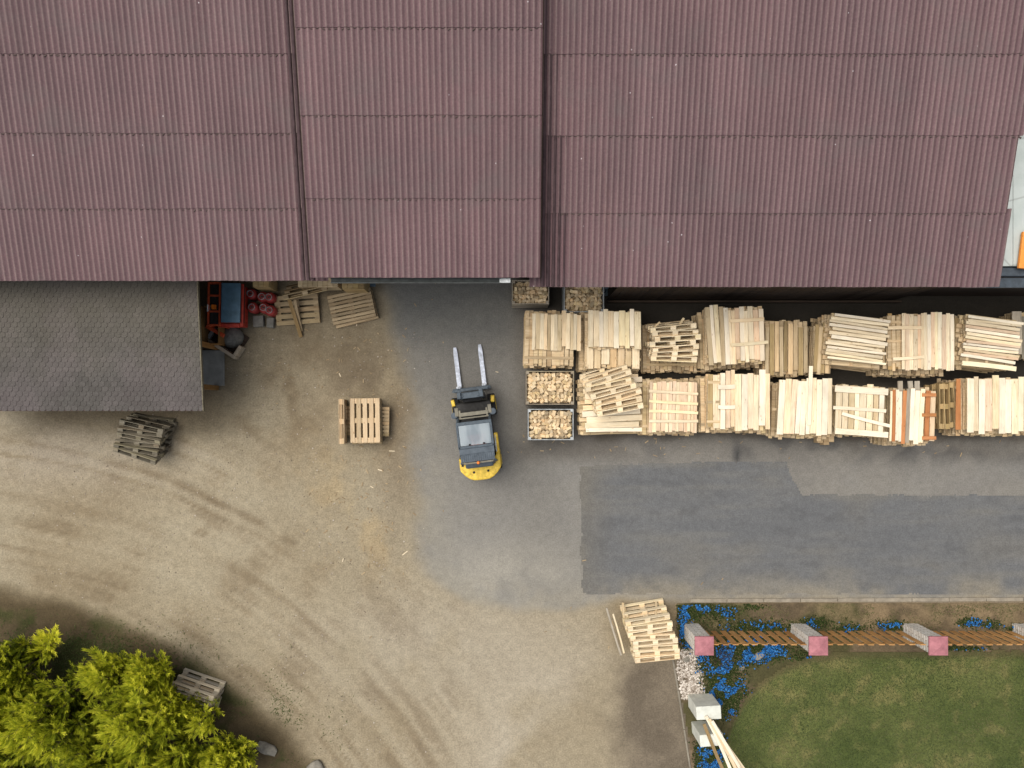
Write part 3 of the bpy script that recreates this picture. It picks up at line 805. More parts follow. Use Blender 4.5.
# -- row along the wall
z=1.25; d='stack behind the wood block crates'
stack_body(527,316,577,358,z-.05,'v',-1,grow=(2,4,-3,6)); top_boards(532,314,581,350,z,'v',13,['pale','tan','pale'],d,-.5,.012)
z=1.35; d='second wall stack, upper tier'
stack_body(585,313,641,366,z-.22,'v',0,grow=(5,2,0,4),zlow=.8); top_boards(588,311,641,347,z,'v',10,['pale','pale','white'],d,0,.03)
stack_body(588,312,641,347,z-.02,'v',0,z0=z-.24)
top_boards(586,344,640,367,z-.2,'v',7,['pale','tan'],'second wall stack, lower tier',0,.04,widths=.86)
z=1.3; d='fourth stack along the wall with two cross battens'
stack_body(706,309,763,362,z-.03,'v',2,grow=(3,-2,0,4),zlow=.9)
top_boards(707,306,729,364,z+.03,'v',5,['tan','white','pale'],'fourth wall stack, slanted half',3.5,.03,.02)
top_boards(728,309,764,361,z,'v',8,['pale','pale','rosy','white'],'fourth wall stack, right half',2,.04)
batten('pale',730,321,764,319,z+.045,.09,'upper pale batten across the fourth stack along the wall')
batten('pale',731,345,768,342,z+.045,.085,'lower pale batten across the fourth stack along the wall')
z=1.05; d='low fifth wall stack'
stack_body(765,325,808,372,z-.03,'v',0,grow=(0,3,-1,2)); top_boards(765,325,808,373,z,'v',9,['tan','deep','tan'],d,0,.06,.02,.85)
z=1.35; d='crosswise sixth wall stack'
stack_body(832,316,886,362,z-.03,'h',-6,grow=(3,0,0,4),zlow=1.1); stack_body(816,327,832,372,.95,'v',-2,grow=(2,0,0,0))
top_boards(814,325,830,374,.98,'v',4,['deep','tan'],'ledge left of the sixth wall stack',-3,.03)
top_boards(829,316,887,362,z,'h',13,['white','pale','pale'],d,-7.5,.035,.02,.80)
z=1.3; d='seventh wall stack'
stack_body(888,316,954,366,z-.04,'v',0,grow=(0,-2,-2,7),zlow=.9); top_boards(888,315,902,370,z-.12,'v',4,['deep','tan'],'lowered edge of the seventh wall stack',0,.03)
top_boards(902,314,924,369,z,'v',6,['pale','rosy','pale'],d+', battened part',0,.03); top_boards(924,313,954,369,z+.01,'v',8,['pale','white','rosy'],d+', right part',0,.03,.006)
batten('pale',888,328,924,327.5,z+.04,.085,'upper pale batten across the seventh stack along the wall')
batten('pale',893,359,924,357,z+.04,.08,'lower pale batten across the seventh stack along the wall')
z=1.35; d='crosswise eighth wall stack'
stack_body(964,317,1016,364,z-.03,'h',-7,grow=(3,1,0,3),zlow=1.1); top_boards(965,318,1020,361,z,'h',13,['white','pale','pale','rosy'],d,-7.5,.03,.025,.84)
batten('white',962,363,1016,369,z+.03,.12,'white batten on the front edge of the eighth stack along the wall')
top_boards(953,318,963,368,z-.3,'v',2,['deep','tan'],'gap beside the eighth wall stack',-3,.03); stack_body(955,320,963,366,z-.34,'v',-3)
z=1.0; stack_body(1018,313,1062,356,z-.03,'v',0); top_boards(1012,312,1062,356,z,'v',6,['greyish','grey'],'weathered last wall stack',0,.04)
# third stack: pallets on edge above boards
G='pallets on edge on the third stack along the wall'
stack_body(646,331,705,366,.50,'v',0,grow=(3,6,2,4))
for i in range(7):
    u=i/6; pallet('pale','%s pallet from the wall in the pale pallets on edge on the third wall stack'%ORD[i+1],G,
        on_edge(676-1.5*u+rng.uniform(-3,3),328+31*u,.52,RD(4-4*u+rng.uniform(-3,3)),RD(rng.uniform(-24,-4)),tilt=rng.uniform(-.06,.06)))
bar('tan',P(654,328,1.2),P(660,322,1.3),.05,.03,label='short stick poking up behind the third wall stack, left one')
bar('tan',P(679,325,1.2),P(684,318,1.3),.06,.03,label='short stick poking up behind the third wall stack, right one')
# -- row toward the road
G='pallets on edge on the first road-side stack'
stack_body(584,378,640,432,.86,'h',2,grow=(3,0,1,2)); 
top_boards(585,374,641,432,.90,'h',11,['pale','white','pale'],'stack below the tilted pallets',2,.05,.03,.93)
for i in range(6):
    u=i/5; pallet('pale','%s pallet from the top in the tilted pallets on the first road-side stack'%ORD[i+1],G,
        on_edge(609+12*u+rng.uniform(-3,3),379+31*u,.915,RD(18-4*u+rng.uniform(-4,4)),RD(rng.uniform(-36,-12)),tilt=rng.uniform(-.06,.06)))
z=1.25; d='second road-side stack'
stack_body(650,384,697,430,z-.03,'v',-1,grow=(6,4,0,3),zlow=1.0); top_boards(649,382,697,432,z,'v',13,['rosy','pale','rosy'],d,-1,.02)
for k,(a,bb) in enumerate(((391,394),(401,404),(411,413),(421,421))):
    batten('pale',649,a,698,bb,z+.03,.075,'%s of four pale battens across the second road-side stack'%ORD[k+1])
z=1.5; d='third road-side stack'
stack_body(707,376,769,428,z-.04,'v',0,grow=(4,-1,0,3),zlow=1.2); top_boards(708,375,720,428,z-.05,'v',2,['deep','pale'],d+', lowered left edge',0,.02)
top_boards(720,374,735,430,z-.01,'v',3,['white','rosy','rosy'],d+', battened part',0,.02,.005,.9); top_boards(735,374,770,430,z+.01,'v',6,['pale','white','rosy'],d+', right part',0,.025,.01)
batten('white',718,387,735,386.5,z+.03,.11,'upper white batten on the third road-side stack'); batten('white',718,407,735,407,z+.03,.10,'lower white batten on the third road-side stack')
z=1.4; d='fourth road-side stack'
stack_body(780,382,832,433,z-.04,'v',-2,grow=(5,-2,0,3),zlow=1.1); top_boards(778,380,806,434,z,'v',5,['white','pale','rosy','white'],d+', left half',-3.5,.03,.015)
top_boards(806,379,832,435,z+.01,'v',5,['white','pale','white'],d+', right half',-1.0,.03,.012)
bar('white',P(811,366,z+.05),P(809,425,z+.05),.10,.026,'board','white board sticking out past the wall side of the fourth road-side stack','board')
for k,(px,py) in enumerate(((819,441),(825,443),(830,440))):
    b=MB(); b.box((0,0,.14),(.15,.30,.28),tint=.3); o=b.build('block',M['tan'],bevel=.006); o.location=(X(px,.2),Y(py,.2)+.1,0.012); o.rotation_euler=(0,0,rng.uniform(-.1,.1))
    tag(o,'%s short thick block from the left poking out below the fourth road-side stack'%ORD[k+1],'block','blocks poking out below the fourth stack')
z=1.3; d='fifth road-side stack'
stack_body(836,388,886,430,z-.04,'v',-2,grow=(2,2,0,5),zlow=.9); top_boards(835,386,884,434,z,'v',8,['pale','pale','tan','white'],d,-2,.03,.01,.9)
batten('white',835,388.5,888,392,z+.03,.17,'wide white batten along the wall end of the fifth road-side stack'); batten('white',833,407.5,886,411,z+.03,.09,'straight middle batten across the fifth road-side stack')
batten('white',842,413.5,890,426,z+.055,.085,'slanting batten across the fifth road-side stack'); batten('white',835,431,888,435,z+.03,.15,'wide white batten along the road end of the fifth road-side stack')
z=1.35; d='sixth road-side stack'
stack_body(892,393,932,440,z-.05,'v',-1,grow=(0,3,1,4),zlow=1.1)
top_boards(890,390,902,441,z,'v',4,['pale','orange','white','white'],d+', left group',-1,.02,.008); top_boards(902,390,924,443,z+.005,'v',5,['orange','greyish','white','white','white'],d+', middle group',-2.5,.02,.01)
top_boards(925,392,935,441,z-.03,'v',2,['orange','rosy'],d+', right group',-2,.02)
for k,y_ in enumerate((395,415,438)): batten('orange',922,y_,936,y_,z+.015,.09,'%s of three orange crosspieces on the right edge of the sixth road-side stack'%ORD[k+1])
for k,(px,l) in enumerate(((900,10),(910,11),(917,8))): bar('greyish',P(px,381,z-.1),P(px+.6,381+l+8,z-.1),.13,.03,'board','%s greyed board end from the left behind the sixth road-side stack'%ORD[k+1],'board','greyed board ends')
G='dull pallets standing between the last two road-side stacks'
for i in range(4):
    u=i/3; pallet('deep','%s dull pallet from the left standing between the last two road-side stacks'%ORD[i+1],G,
        on_edge(942+15*u,406+rng.uniform(-2,2),.10,RD(92+rng.uniform(-4,4)),RD(rng.uniform(-10,8)),tilt=rng.uniform(-.02,.02)),ndeck=5)
stack_body(938,380,964,431,.09,'v',0)
top_boards(956,380,962,430,1.02,'v',1,['orange'],'narrow pile before the last road-side stack',-1,.02); stack_body(957,382,961,428,1.0,'v',-1)
z=1.35; d='last road-side stack'
stack_body(967,380,1034,430,z-.04,'v',0,grow=(0,0,0,4),zlow=1.1); top_boards(967,378,1036,432,z,'v',11,['white','pale','white','rosy','pale','white'],d,0,.03,.008)
lo=LOW.build('stacked_boards',wood('stacked_board_wood',(.66,.52,.33),(.44,.31,.17),.5,False)); tag(lo,kind='stuff')

# ------------------------------------------------------------------ crates of wood blocks
G='square crates filled with cut wood blocks'
BED=MB()
specs=[('upper of the two crates of cut wood blocks in front of the first stack',526,371,574,404.5,.85,11,8,'greyish'),
       ('lower crate of cut wood blocks, the one nearest the road',528,409,573.5,440,.75,11,7,'zinc'),
       ('crate of cut wood blocks under the eave nearest the driveway',512,280,549,304,.95,8,5,'greyish'),
       ('crate of cut wood blocks under the eave behind the second wall stack',564,283,604,312,.85,9,6,'zinc')]
for ci,(lab,a,b_,c,d_,zt,nx_,ny_,mk) in enumerate(specs):
    r,cx,cy,w,dd=crate('crate',lab,a,b_,c,d_,zt,mk,group=G,th=.018)
    where=lab.replace('crate of cut wood blocks','crate').replace('crates of cut wood blocks','crates')
    where={0:'upper open crate by the forklift',1:'lower open crate nearest the road',2:'open crate under the eave by the driveway',3:'open crate under the eave behind the stacks'}[ci]
    for i in range(nx_):
        for j in range(ny_):
            if ci>1 and j>=ny_-1: continue
            x=cx-w/2+.06+(i+.5)*(w-.12)/nx_+rng.uniform(-.02,.02); y=cy-dd/2+.06+(j+.5)*(dd-.12)/ny_+rng.uniform(-.02,.02)
            mb=MB(); L_=rng.uniform(.09,.15); mb.box((0,0,0),(L_,rng.uniform(.07,.10),rng.uniform(.05,.09)),tint=rng.random())
            o=mb.build('wood_block',M['chunk'],bevel=.005,seg=1)
            o.location=(x,y,zt-.10+rng.uniform(-.04,.07)); o.rotation_euler=(rng.uniform(-.7,.7),rng.uniform(-.7,.7),rng.uniform(0,3.14))
            tag(o,'cut wood block in the %s'%where,'wood block','cut wood blocks in the %s'%where)
    for k in range(150):
        x=cx+rng.uniform(-.5,.5)*(w-.14); y=cy+rng.uniform(-.5,.5)*(dd-.14)
        e=(Matrix.Rotation(rng.uniform(0,3.1),3,'Z')@Matrix.Rotation(rng.uniform(-.8,.8),3,'X'))
        BED.box((x,y,zt-.22+rng.uniform(-.06,.05)),(.13,.09,.07),e,rng.random())
    BED.box((cx,cy,(zt-.30)/2+.05),(w-.08,dd-.08,zt-.38),tint=.2)
tag(BED.build('wood_block_fill',M['chunk']),kind='stuff')

# ------------------------------------------------------------------ forklift
A=P(473.5,405,1.0)
fl=empty('forklift',(0,0,0)); tag(fl,'yellow and slate forklift parked on the asphalt with empty forks pointing at the warehouse','forklift')
def fpart(b,name,m,parent=None,bevel=.012,**k): return b.build(name,m,parent or fl,bevel=bevel,**k)
# local frame: +y is forward, rear of the counterweight at y=-1.25
def arc(y0,w,dep,n=10,yback=-1.25):
    pts=[]
    for i in range(n+1):
        u=-1+2*i/n; pts.append((w*u, yback+dep*(max(0,abs(u)-.25)/.75)**2.0))
    return pts
out=arc(0,.56,.30)
poly=out+[(.56,-.42),(.40,-.42),(.30,-.78),(-.36,-.78),(-.52,-.62)]
b=MB(); b.prism([(x,y) for x,y in out]+[(.56,-.50),(.45,-.62),(.33,-.80),(-.33,-.80),(-.47,-.66),(-.56,-.60)],.30,1.08,inset=.03)
cw=fpart(b,'counterweight',M['yellow'],bevel=.04,seg=3)
for sx in (-.19,.19):
    b=MB(); b.cyl((sx,-1.02,1.075),(sx,-1.02,1.092),.032,n=14); fpart(b,'bolt_hole',M['black'],cw,0)
b=MB(); b.box((0,-1.205,1.02),(.5,.05,.06)); fpart(b,'tow_bar',M['dark'],cw,.006)
b=MB(); b.box((.50,-.44,.66),(.10,.78,.60)); fpart(b,'side_panel',M['yellow'],bevel=.03); b=MB(); b.box((-.47,-.12,.60),(.08,1.1,.50)); fpart(b,'side_panel',M['slate'],bevel=.03)
b=MB(); b.box((0,-.1,.45),(.90,1.9,.42)); b.box((0,.62,.72),(.94,.40,.22)); fpart(b,'chassis',M['dark'],bevel=.03)
b=MB(); b.box((0,-.45,.86),(.74,.62,.40)); fpart(b,'hood',M['slate'],bevel=.04)
seat=MB(); seat.box((0,-.25,1.10),(.46,.46,.10)); seat.box((0,-.52,1.34),(.46,.10,.48),Matrix.Rotation(.2,3,'X')); st=fpart(seat,'seat',M['seat'],bevel=.035,seg=3)
for sx in (-.26,.26): b=MB(); b.box((sx,-.28,1.24),(.05,.32,.05)); fpart(b,'armrest',M['black'],st,.012)
b=MB(); b.cyl((0,.36,.80),(0,.20,1.14),.03,n=8); fpart(b,'steering_column',M['dark'],bevel=0)
b=MB()
for i in range(16):
    a0,a1=2*math.pi*i/16,2*math.pi*(i+1)/16
    q=Matrix.Rotation(RD(28),3,'X'); c=Vector((0,.19,1.15))
    b.cyl(c+q@Vector((.17*math.cos(a0),.17*math.sin(a0),0)),c+q@Vector((.17*math.cos(a1),.17*math.sin(a1),0)),.014,n=6)
b.box((0,.19,1.15),(.32,.03,.015)); fpart(b,'steering_wheel',M['black'],bevel=0)
b=MB(); b.box((0,.52,.92),(.82,.10,.30)); fpart(b,'dashboard',M['slate'],bevel=.03)
# overhead guard
gz=2.08
for sx in (-1,1):
    b=MB(); b.cyl((sx*.42,.62,.75),(sx*.40,.26,gz-.03),.032,n=8); fpart(b,'pillar',M['slate'],bevel=0)
    b=MB(); b.cyl((sx*.44,-.78,.95),(sx*.42,-.70,gz-.03),.034,n=8); fpart(b,'pillar',M['slate'],bevel=0)
og=MB()
og.box((0,.285,gz),(.90,.09,.06)); og.box((0,-.31,gz),(.90,.07,.06))
for sx in (-1,1): og.box((sx*.425,-.05,gz),(.06,.60,.06))
og=fpart(og,'overhead_guard',M['slate'],bevel=.015)
b=MB(); b.box((0,-.01,gz+.012),(.78,.51,.012)); fpart(b,'roof_glass',M['glass'],og,.0)
for i in range(5):
    b=MB(); b.box((-.28+.14*i,-.01,gz-.012),(.022,.52,.02)); fpart(b,'guard_bar',M['zinc'],og,0)
for sx in (-.16,.2):
    b=MB(); b.box((sx,-.25,gz+.03),(.05,.035,.03)); fpart(b,'glass_clip',M['black'],og,.004)
b=MB(); b.box((0,-.415,gz+.004),(.88,.14,.05)); b.box((0,-.585,gz-.012),(.86,.20,.05))
for i in range(16): b.box((-.40+.0533*i,-.59,gz+.018),(.016,.18,.014))
fpart(b,'roof_panel',M['slate2'],bevel=.008)
b=MB(); b.cyl((-.40,-.715,gz+.015),(.40,-.715,gz+.015),.022,n=8); fpart(b,'rear_rail',M['greyrail'],bevel=0)
for sx in (-.40,.40): b=MB(); b.box((sx,-.745,gz+.02),(.06,.07,.06)); fpart(b,'work_lamp',M['black'],bevel=.01)
b=MB(); b.lathe([(.040,0),(.042,.02),(.036,.07),(.018,.09),(.004,.092)],(0,-.72,gz+.03),n=14); bc=fpart(b,'beacon',M['beacon'],bevel=0,smooth=True)
b=MB(); b.box((0,-.80,1.30),(.72,.16,.50)); fpart(b,'rear_grille',M['slate'],bevel=.03)
b=MB(); b.box((.475,-.36,1.25),(.03,.36,.03)); b.box((.49,-.20,1.6),(.02,.22,.10)); fpart(b,'mirror',M['zinc'],bevel=.006)
# front: lamps, fenders, mast
b=MB(); b.box((0,.52,1.48),(.76,.10,.05)); b.cyl((-.40,.42,1.5),(.40,.42,1.5),.022,n=8); fpart(b,'front_rail',M['greyrail'],bevel=.01)
for sx in (-1,1):
    b=MB(); b.box((sx*.43,.60,1.42),(.09,.22,.10)); b.box((sx*.35,.52,1.45),(.05,.24,.05)); fpart(b,'lamp_bracket',M['greyrail'],bevel=.01)
    b=MB(); b.lathe([(.02,-.05),(.075,-.02),(.085,.05),(.07,.055)],(sx*.50,.52,1.40),n=14); fpart(b,'work_lamp',M['slate2'],bevel=0,smooth=True)
    b=MB(); b.box((sx*.53,.86,.80),(.11,.20,.10),Matrix.Rotation(sx*-.12,3,'Z'),taper=.8); fpart(b,'fender',M['yellow'],bevel=.02)
    for (yy,rr_,ww,xx) in ((.72,.29,.20,.49),(-.80,.25,.18,.47)):
        b=MB(); b.cyl((sx*(xx-ww/2),yy,rr_),(sx*(xx+ww/2),yy,rr_),rr_,n=28); wl=fpart(b,'wheel',M['black'],bevel=.03,seg=3)
        b=MB(); b.cyl((sx*(xx+ww/2-.01),yy,rr_),(sx*(xx+ww/2+.012),yy,rr_),rr_*.55,n=20); fpart(b,'rim',M['yellow'],wl,.008)
mast=MB()
for sx in (-1,1):
    mast.box((sx*.28,1.06,1.16),(.09,.15,2.06)); mast.box((sx*.20,1.06,1.12),(.05,.09,1.96))
mast.box((0,1.05,2.03),(.66,.14,.12)); mast.box((0,1.12,1.50),(.62,.07,.10)); mast.box((-.27,1.14,1.95),(.10,.12,.06)); mast.box((.27,1.14,1.95),(.10,.12,.06)); mast.box((0,1.05,.40),(.56,.07,.10)); ms=fpart(mast,'mast',M['slate'],bevel=.01); ms.location=(0,-.07,0)
for sx in (-.10,.10): b=MB(); b.cyl((sx,1.03,.3),(sx,1.03,1.9),.03,n=10); fpart(b,'lift_cylinder',M['dark'],ms,0)
b=MB(); b.box((.02,1.05,1.98),(.06,.06,.05)); b.cyl((0,1.06,2.0),(0,1.06,.6),.012,n=6); fpart(b,'lift_chain',M['dark'],ms,0)
ca=MB(); ca.box((0,1.28,.62),(1.02,.05,.07)); ca.box((0,1.28,.20),(1.02,.05,.08))
for sx in (-1,1): ca.box((sx*.34,1.27,.42),(.06,.05,.40))
cg=fpart(ca,'carriage',M['slate'],bevel=.01); cg.location=(0,-.07,0)
b=MB()
for sx in (-1,1):
    b.box((sx*.40,1.22,.95),(.06,.05,.72)); b.box((sx*.47,1.22,.85),(.10,.04,.05),Matrix.Rotation(sx*.3,3,'Z'))
b.box((0,1.22,1.30),(.90,.07,.07)); b.box((0,1.22,.98),(.8,.04,.04))
for i in range(4): b.box((-.24+.16*i,1.22,1.13),(.03,.03,.32))
fpart(b,'load_guard',M['slate'],cg,.008)
for sx in (-1,1):
    b=MB(); b.box((sx*.345,1.33,.38),(.11,.05,.58)); vs=[]
    pts=[(1.33,.12,.060),(2.30,.085,.058),(2.47,.07,.040)]
    for (yy,zt_,hw) in pts: vs+= [(sx*.345-hw,yy,.065),(sx*.345+hw,yy,.065),(sx*.345+hw,yy,zt_),(sx*.345-hw,yy,zt_)]
    fs=[(0,1,2,3),(11,10,9,8)]
    for k in range(2):
        for i in range(4): fs.append((k*4+i,k*4+4+i,k*4+4+(i+1)%4,k*4+(i+1)%4))
    b.add(vs,fs); fk=fpart(b,'fork',M['steel'],bevel=.006); fk.location=(0,-.07,0)
    for q in (-.022,.022): 
        b=MB(); b.box((sx*.345+q,1.35,.69),(.016,.07,.05)); fpart(b,'fork_hook',M['zinc'],fk,0)
b=MB(); b.box((.0,.93,.95),(.5,.16,.10)); b.cyl((-.2,.9,1.0),(.15,1.0,1.2),.015,n=6); fpart(b,'hydraulic_hose',M['black'],bevel=.01)
fl.location=(X(476.5,1.0),Y(433,1.0),0); fl.rotation_euler=(0,0,RD(7.0))

# ------------------------------------------------------------------ odds and ends at the left eave
mc=empty('workshop_machine',(X(229,1.0),Y(304,1.0),0),RD(-1)); tag(mc,'red steel machine with a blue lid and open bays beside the red gas bottles','machine')
hw,hd=.58,.62
b=MB(); b.box((-.11,0,.55),(.74,1.08,.62)); b.build('base',M['red'],mc,bevel=.02)
b=MB()
for x in (-.55,-.25): b.box((x,0,.98),(.045,1.16,.05))
for y in (-.56,-.2,.22,.56): b.box((-.40,y,.98),(.30,.045,.05))
for x in (-.55,-.25):
    for y in (-.56,.56): b.box((x,y,.5),(.045,.045,.92))
b.build('frame',M['redor'],mc,bevel=.006)
b=MB(); b.box((-.40,0,.875),(.26,1.05,.02)); b.build('tray',M['dark'],mc)
b=MB(); b.box((-.42,-.08,.92),(.12,.12,.12)); b.cyl((-.42,-.05,.8),(-.35,.12,.86),.03); b.build('motor',M['beacon'],mc,bevel=.02)
b=MB(); b.box((.06,.03,1.03),(.50,1.04,.05)); b.build('lid',M['blue'],mc,bevel=.012)
b=MB(); b.box((.06,.03,.80),(.46,1.0,.38)); b.build('tank',M['dark'],mc,bevel=.012)
b=MB(); b.box((.31,-.02,.90),(.09,1.14,.05)); b.box((-.02,-.56,.90),(.56,.10,.05)); b.build('rim',M['red'],mc,bevel=.01)
b=MB(); b.box((-.558,-.12,.95),(.03,.18,.14)); b.build('sticker',M['sign'],mc)
b=MB(); b.box((-.50,-.68,.60),(.55,.10,.07),Matrix.Rotation(RD(-28),3,'Z')); b.build('drawbar',M['redor'],mc,bevel=.01)
def gas(px,py,label,mk='gasred',lying=False):
    r=empty('gas_bottle',(X(px+.6,.46),Y(py,.46),0)); r.scale=(1,1,.62); tag(r,label,'gas bottle','red gas bottles beside the machine')
    b=MB(); b.lathe([(.10,0),(.135,.02),(.148,.08),(.150,.55),(.138,.63),(.095,.69),(.05,.71)],n=22); b.build('body',M[mk],r,smooth=True)
    b=MB(); b.lathe([(.085,.66),(.088,.78),(.080,.78),(.077,.68)],n=18); b.build('collar',M['zinc'],r,smooth=True)
    b=MB(); b.cyl((0,0,.69),(0,0,.77),.022,n=10); b.cyl((0,0,.745),(.05,0,.745),.012,n=8); b.build('valve',M['dark'],r)
    b=MB(); b.lathe([(.125,-.001),(.13,.0),(.13,.035),(.12,.035)],n=18); b.build('foot_ring',M['dark'],r)
    return r
for px,py,l in ((249.5,293.5,'upper left one of the red gas bottles'),(261,296.5,'upper right one of the red gas bottles'),(251,307,'lower left, brightest one of the red gas bottles'),
                (262.5,307.5,'lower right one of the red gas bottles, with a wide grey collar'),(268,297,'rightmost red gas bottle, half hidden in shade'),(268.5,310,'small red gas bottle nearest the slatted pallet')):
    gas(px,py,l)
def block(px,py,w,d,h,label,rz=0,mk='conc'):
    b=MB(); b.box((0,0,h/2),(w,d,h),tint=.5); o=b.build('concrete_block',M[mk],bevel=.012); o.location=(X(px,h),Y(py,h),0.008); o.rotation_euler=(0,0,rz); tag(o,label,'block'); return o
block(258,321,.28,.30,.2,'left grey concrete block on the ground below the gas bottles',.05); block(270,322.5,.19,.27,.18,'right grey concrete block on the ground below the gas bottles',-.05)
# broken grey trough with set cement
tr=empty('trough',(X(227,.4),Y(337,.4),0),RD(-33)); tag(tr,'broken grey wooden trough holding a lump of set cement','trough')
for n_,(c,d) in {'front':((0,-.36,.2),(.95,.09,.34)),'left':((-.43,.0,.2),(.09,.62,.34)),'right':((.43,-.16,.2),(.09,.30,.34))}.items():
    b=MB(); b.box(c,d); b.build('side_board',M['greyish'] if n_!='left' else M['zinc'],tr,bevel=.006)
b=MB(); b.box((0,-.02,.03),(.80,.60,.04)); b.build('bottom_board',M['brown'],tr)
b=MB(); b.lathe([(.31,0),(.30,.12),(.24,.22),(.12,.27),(.02,.28)],(0.02,.06,.05),n=13)
b.v=[(v[0]*(1+.18*nz(v[0],v[1],3,70)),v[1]*(1+.2*nz(v[1],v[2],3,71)),v[2]+.03*nz(v[0],v[1],8,72)) for v in b.v]
b.build('cement_lump',M['cement'],tr,smooth=True)
# leaning brown boards by the shed post
bb=empty('board_bin',(X(211,.7),Y(325,.7),0)); tag(bb,'brown open wooden bin tucked under the shingled roof edge','bin')
for i,(c,d) in enumerate((((-.22,0,.4),(.03,1.0,.8)),((.20,0,.35),(.03,1.0,.7)),((0,-.5,.35),(.40,.03,.7)),((0,.5,.35),(.40,.03,.7)))):
    b=MB(); b.box(c,d,tint=rng.random()); b.build('side_board',M['post'],bb,bevel=.004)
b=MB(); b.box((0,0,.25),(.38,.96,.03)); b.build('bottom_board',M['brown'],bb)

# ------------------------------------------------------------------ fence with brick pillars
FY=-(630.5-NY)*H/F
pxs=[691,797.5,909.5,1019]
for i,px in enumerate(pxs):
    x=X(px); r=empty('brick_pillar',(x,FY,0)); ww=('first','second','third','fourth')[i]
    tag(r,'%s whitewashed brick pillar with a pink pyramid cap, counted from the stone bed'%ww,'pillar','brick fence pillars with pink caps')
    b=MB(); b.box((0,0,.70),(.41,.41,1.40)); b.build('shaft',M['brick'],r,bevel=.008)
    b=MB(); s=.245
    b.add([(-s,-s,1.40),(s,-s,1.40),(s,s,1.40),(-s,s,1.40),(-s,-s,1.455),(s,-s,1.455),(s,s,1.455),(-s,s,1.455),(0,0,1.53)],
          [(3,2,1,0),(0,1,5,4),(1,2,6,5),(2,3,7,6),(3,0,4,7),(4,5,8),(5,6,8),(6,7,8),(7,4,8)]); b.build('cap',M['cap'],r,bevel=.006)
for i in range(4):
    xa=X(pxs[i])+.215; xb=(X(pxs[i+1])-.215) if i<3 else X(1120)
    r=empty('picket_fence',((xa+xb)/2,FY,0)); tag(r,'orange-brown picket panel %s'%(('between the first and second brick pillars','between the second and third brick pillars','between the third and fourth brick pillars','right of the fourth brick pillar')[i]),'fence','picket fence panels')
    c=(xa+xb)/2; n=10; st_=(xb-xa)/n
    for z_ in (.35,1.1): b=MB(); b.box((0,-.03,z_),(xb-xa,.03,.05)); b.build('rail',M['post'],r)
    pm=board_mesh(1.28,.15,.022,.0).build('picket',M['stain'],r); pm.rotation_euler=(0,RD(-90),0)
    for k in range(n):
        q=pm if k==0 else pm.copy()
        if k: col.objects.link(q); q.parent=r
        q.matrix_parent_inverse=Matrix.Identity(4)
        q.matrix_basis=T4(-(xb-xa)/2+(k+.5)*st_+rng.uniform(-.012,.012),0,.70+rng.uniform(-.012,.012))@RY(RD(-90)+rng.uniform(-.012,.012))@RX(RD(90))

# pale concrete blocks and the planks leaning through them
for i,(px,py,w,d,h,rz,l) in enumerate(((708.5,712.5,.66,.36,.95,RD(3.5),'upper of two pale concrete blocks beside the lower kerb, touching the planks'),(711.5,740,.62,.32,.95,RD(4.5),'lower of two pale concrete blocks beside the lower kerb, below the planks'))):
    b=MB(); b.box((0,0,h/2),(w,d,h),tint=.5); o=b.build('concrete_block',M['white_conc'],bevel=.02); o.location=(X(px,h),Y(py,h),.03); o.rotation_euler=(0,0,rz); tag(o,l,'block','pale concrete blocks')
pl=[(706,716,738,790,'white','leftmost'),(709,719,746,790,'pale','second from the left'),(712,721,753,790,'white','third from the left'),(714,728,760,792,'pale','rightmost'),(704,724,733,792,'deep','lowest, yellowish'),(710,720,750,791,'rosy','reddish middle')]
for k,(a,b_,c,d_,mk,w) in enumerate(pl):
    zz=1.02+.03*(k%3) if k<4 else .99
    bar(mk,P(a,b_,zz),P(c,d_,zz+.1),.085,.028,label='%s of the long planks fanned over the pale concrete blocks'%w,group='long planks over the pale blocks',warp=.05)

# ------------------------------------------------------------------ stones, flowers, plants, grass
def stonebox(b,x,y,z,s,t):
    a=[rng.uniform(.6,1.15) for _ in range(6)]
    vs=[(x+s*a[0],y,z),(x,y+s*a[1],z),(x-s*a[2],y,z),(x,y-s*a[3],z),(x+s*.1,y,z+s*.55*a[4]),(x,y,z-s*.3)]
    b.add(vs,[(0,1,4),(1,2,4),(2,3,4),(3,0,4),(1,0,5),(2,1,5),(3,2,5),(0,3,5)],t)
b=MB()
for k in range(1500):
    px,py=rng.gauss(689,9.5),rng.uniform(648,698)
    if not(inter(py,[(648,682),(665,676),(700,682)])<px<inter(py,[(648,697),(670,702),(700,706)])): continue
    stonebox(b,X(px),Y(py),.045,rng.uniform(.018,.06),rng.random()**.7)
tag(b.build('gravel',M['pebble']),kind='stuff')
b=MB()
for k in range(3000):
    px,py=rng.uniform(5,430),rng.uniform(330,760)
    if fb(px,py,.02,88)<-.15 or math.hypot(px+65,py-1076)<500: continue
    stonebox(b,X(px),Y(py),.004,rng.uniform(.008,.026),rng.random()**1.5*.75)
tag(b.build('small_stones',M['pebble']),kind='stuff')
b=MB()
def chip(px,py,L_,t):
    a=rng.uniform(0,3.14); b.box((X(px),Y(py),.014),(L_,rng.uniform(.012,.03),.008),Matrix.Rotation(a,3,'Z'),t)
for k in range(230):
    m=rng.random()
    if m<.45: px,py=rng.gauss(370,28),rng.gauss(490,60)
    elif m<.7: px,py=rng.gauss(340,45),rng.gauss(345,30)
    elif m<.9: px,py=rng.uniform(430,1000),rng.gauss(445,8)
    else: px,py=rng.gauss(640,40),rng.gauss(620,25)
    if 265<px<390 and py<325: continue
    chip(px,py,rng.uniform(.03,.13),rng.random()*.5)
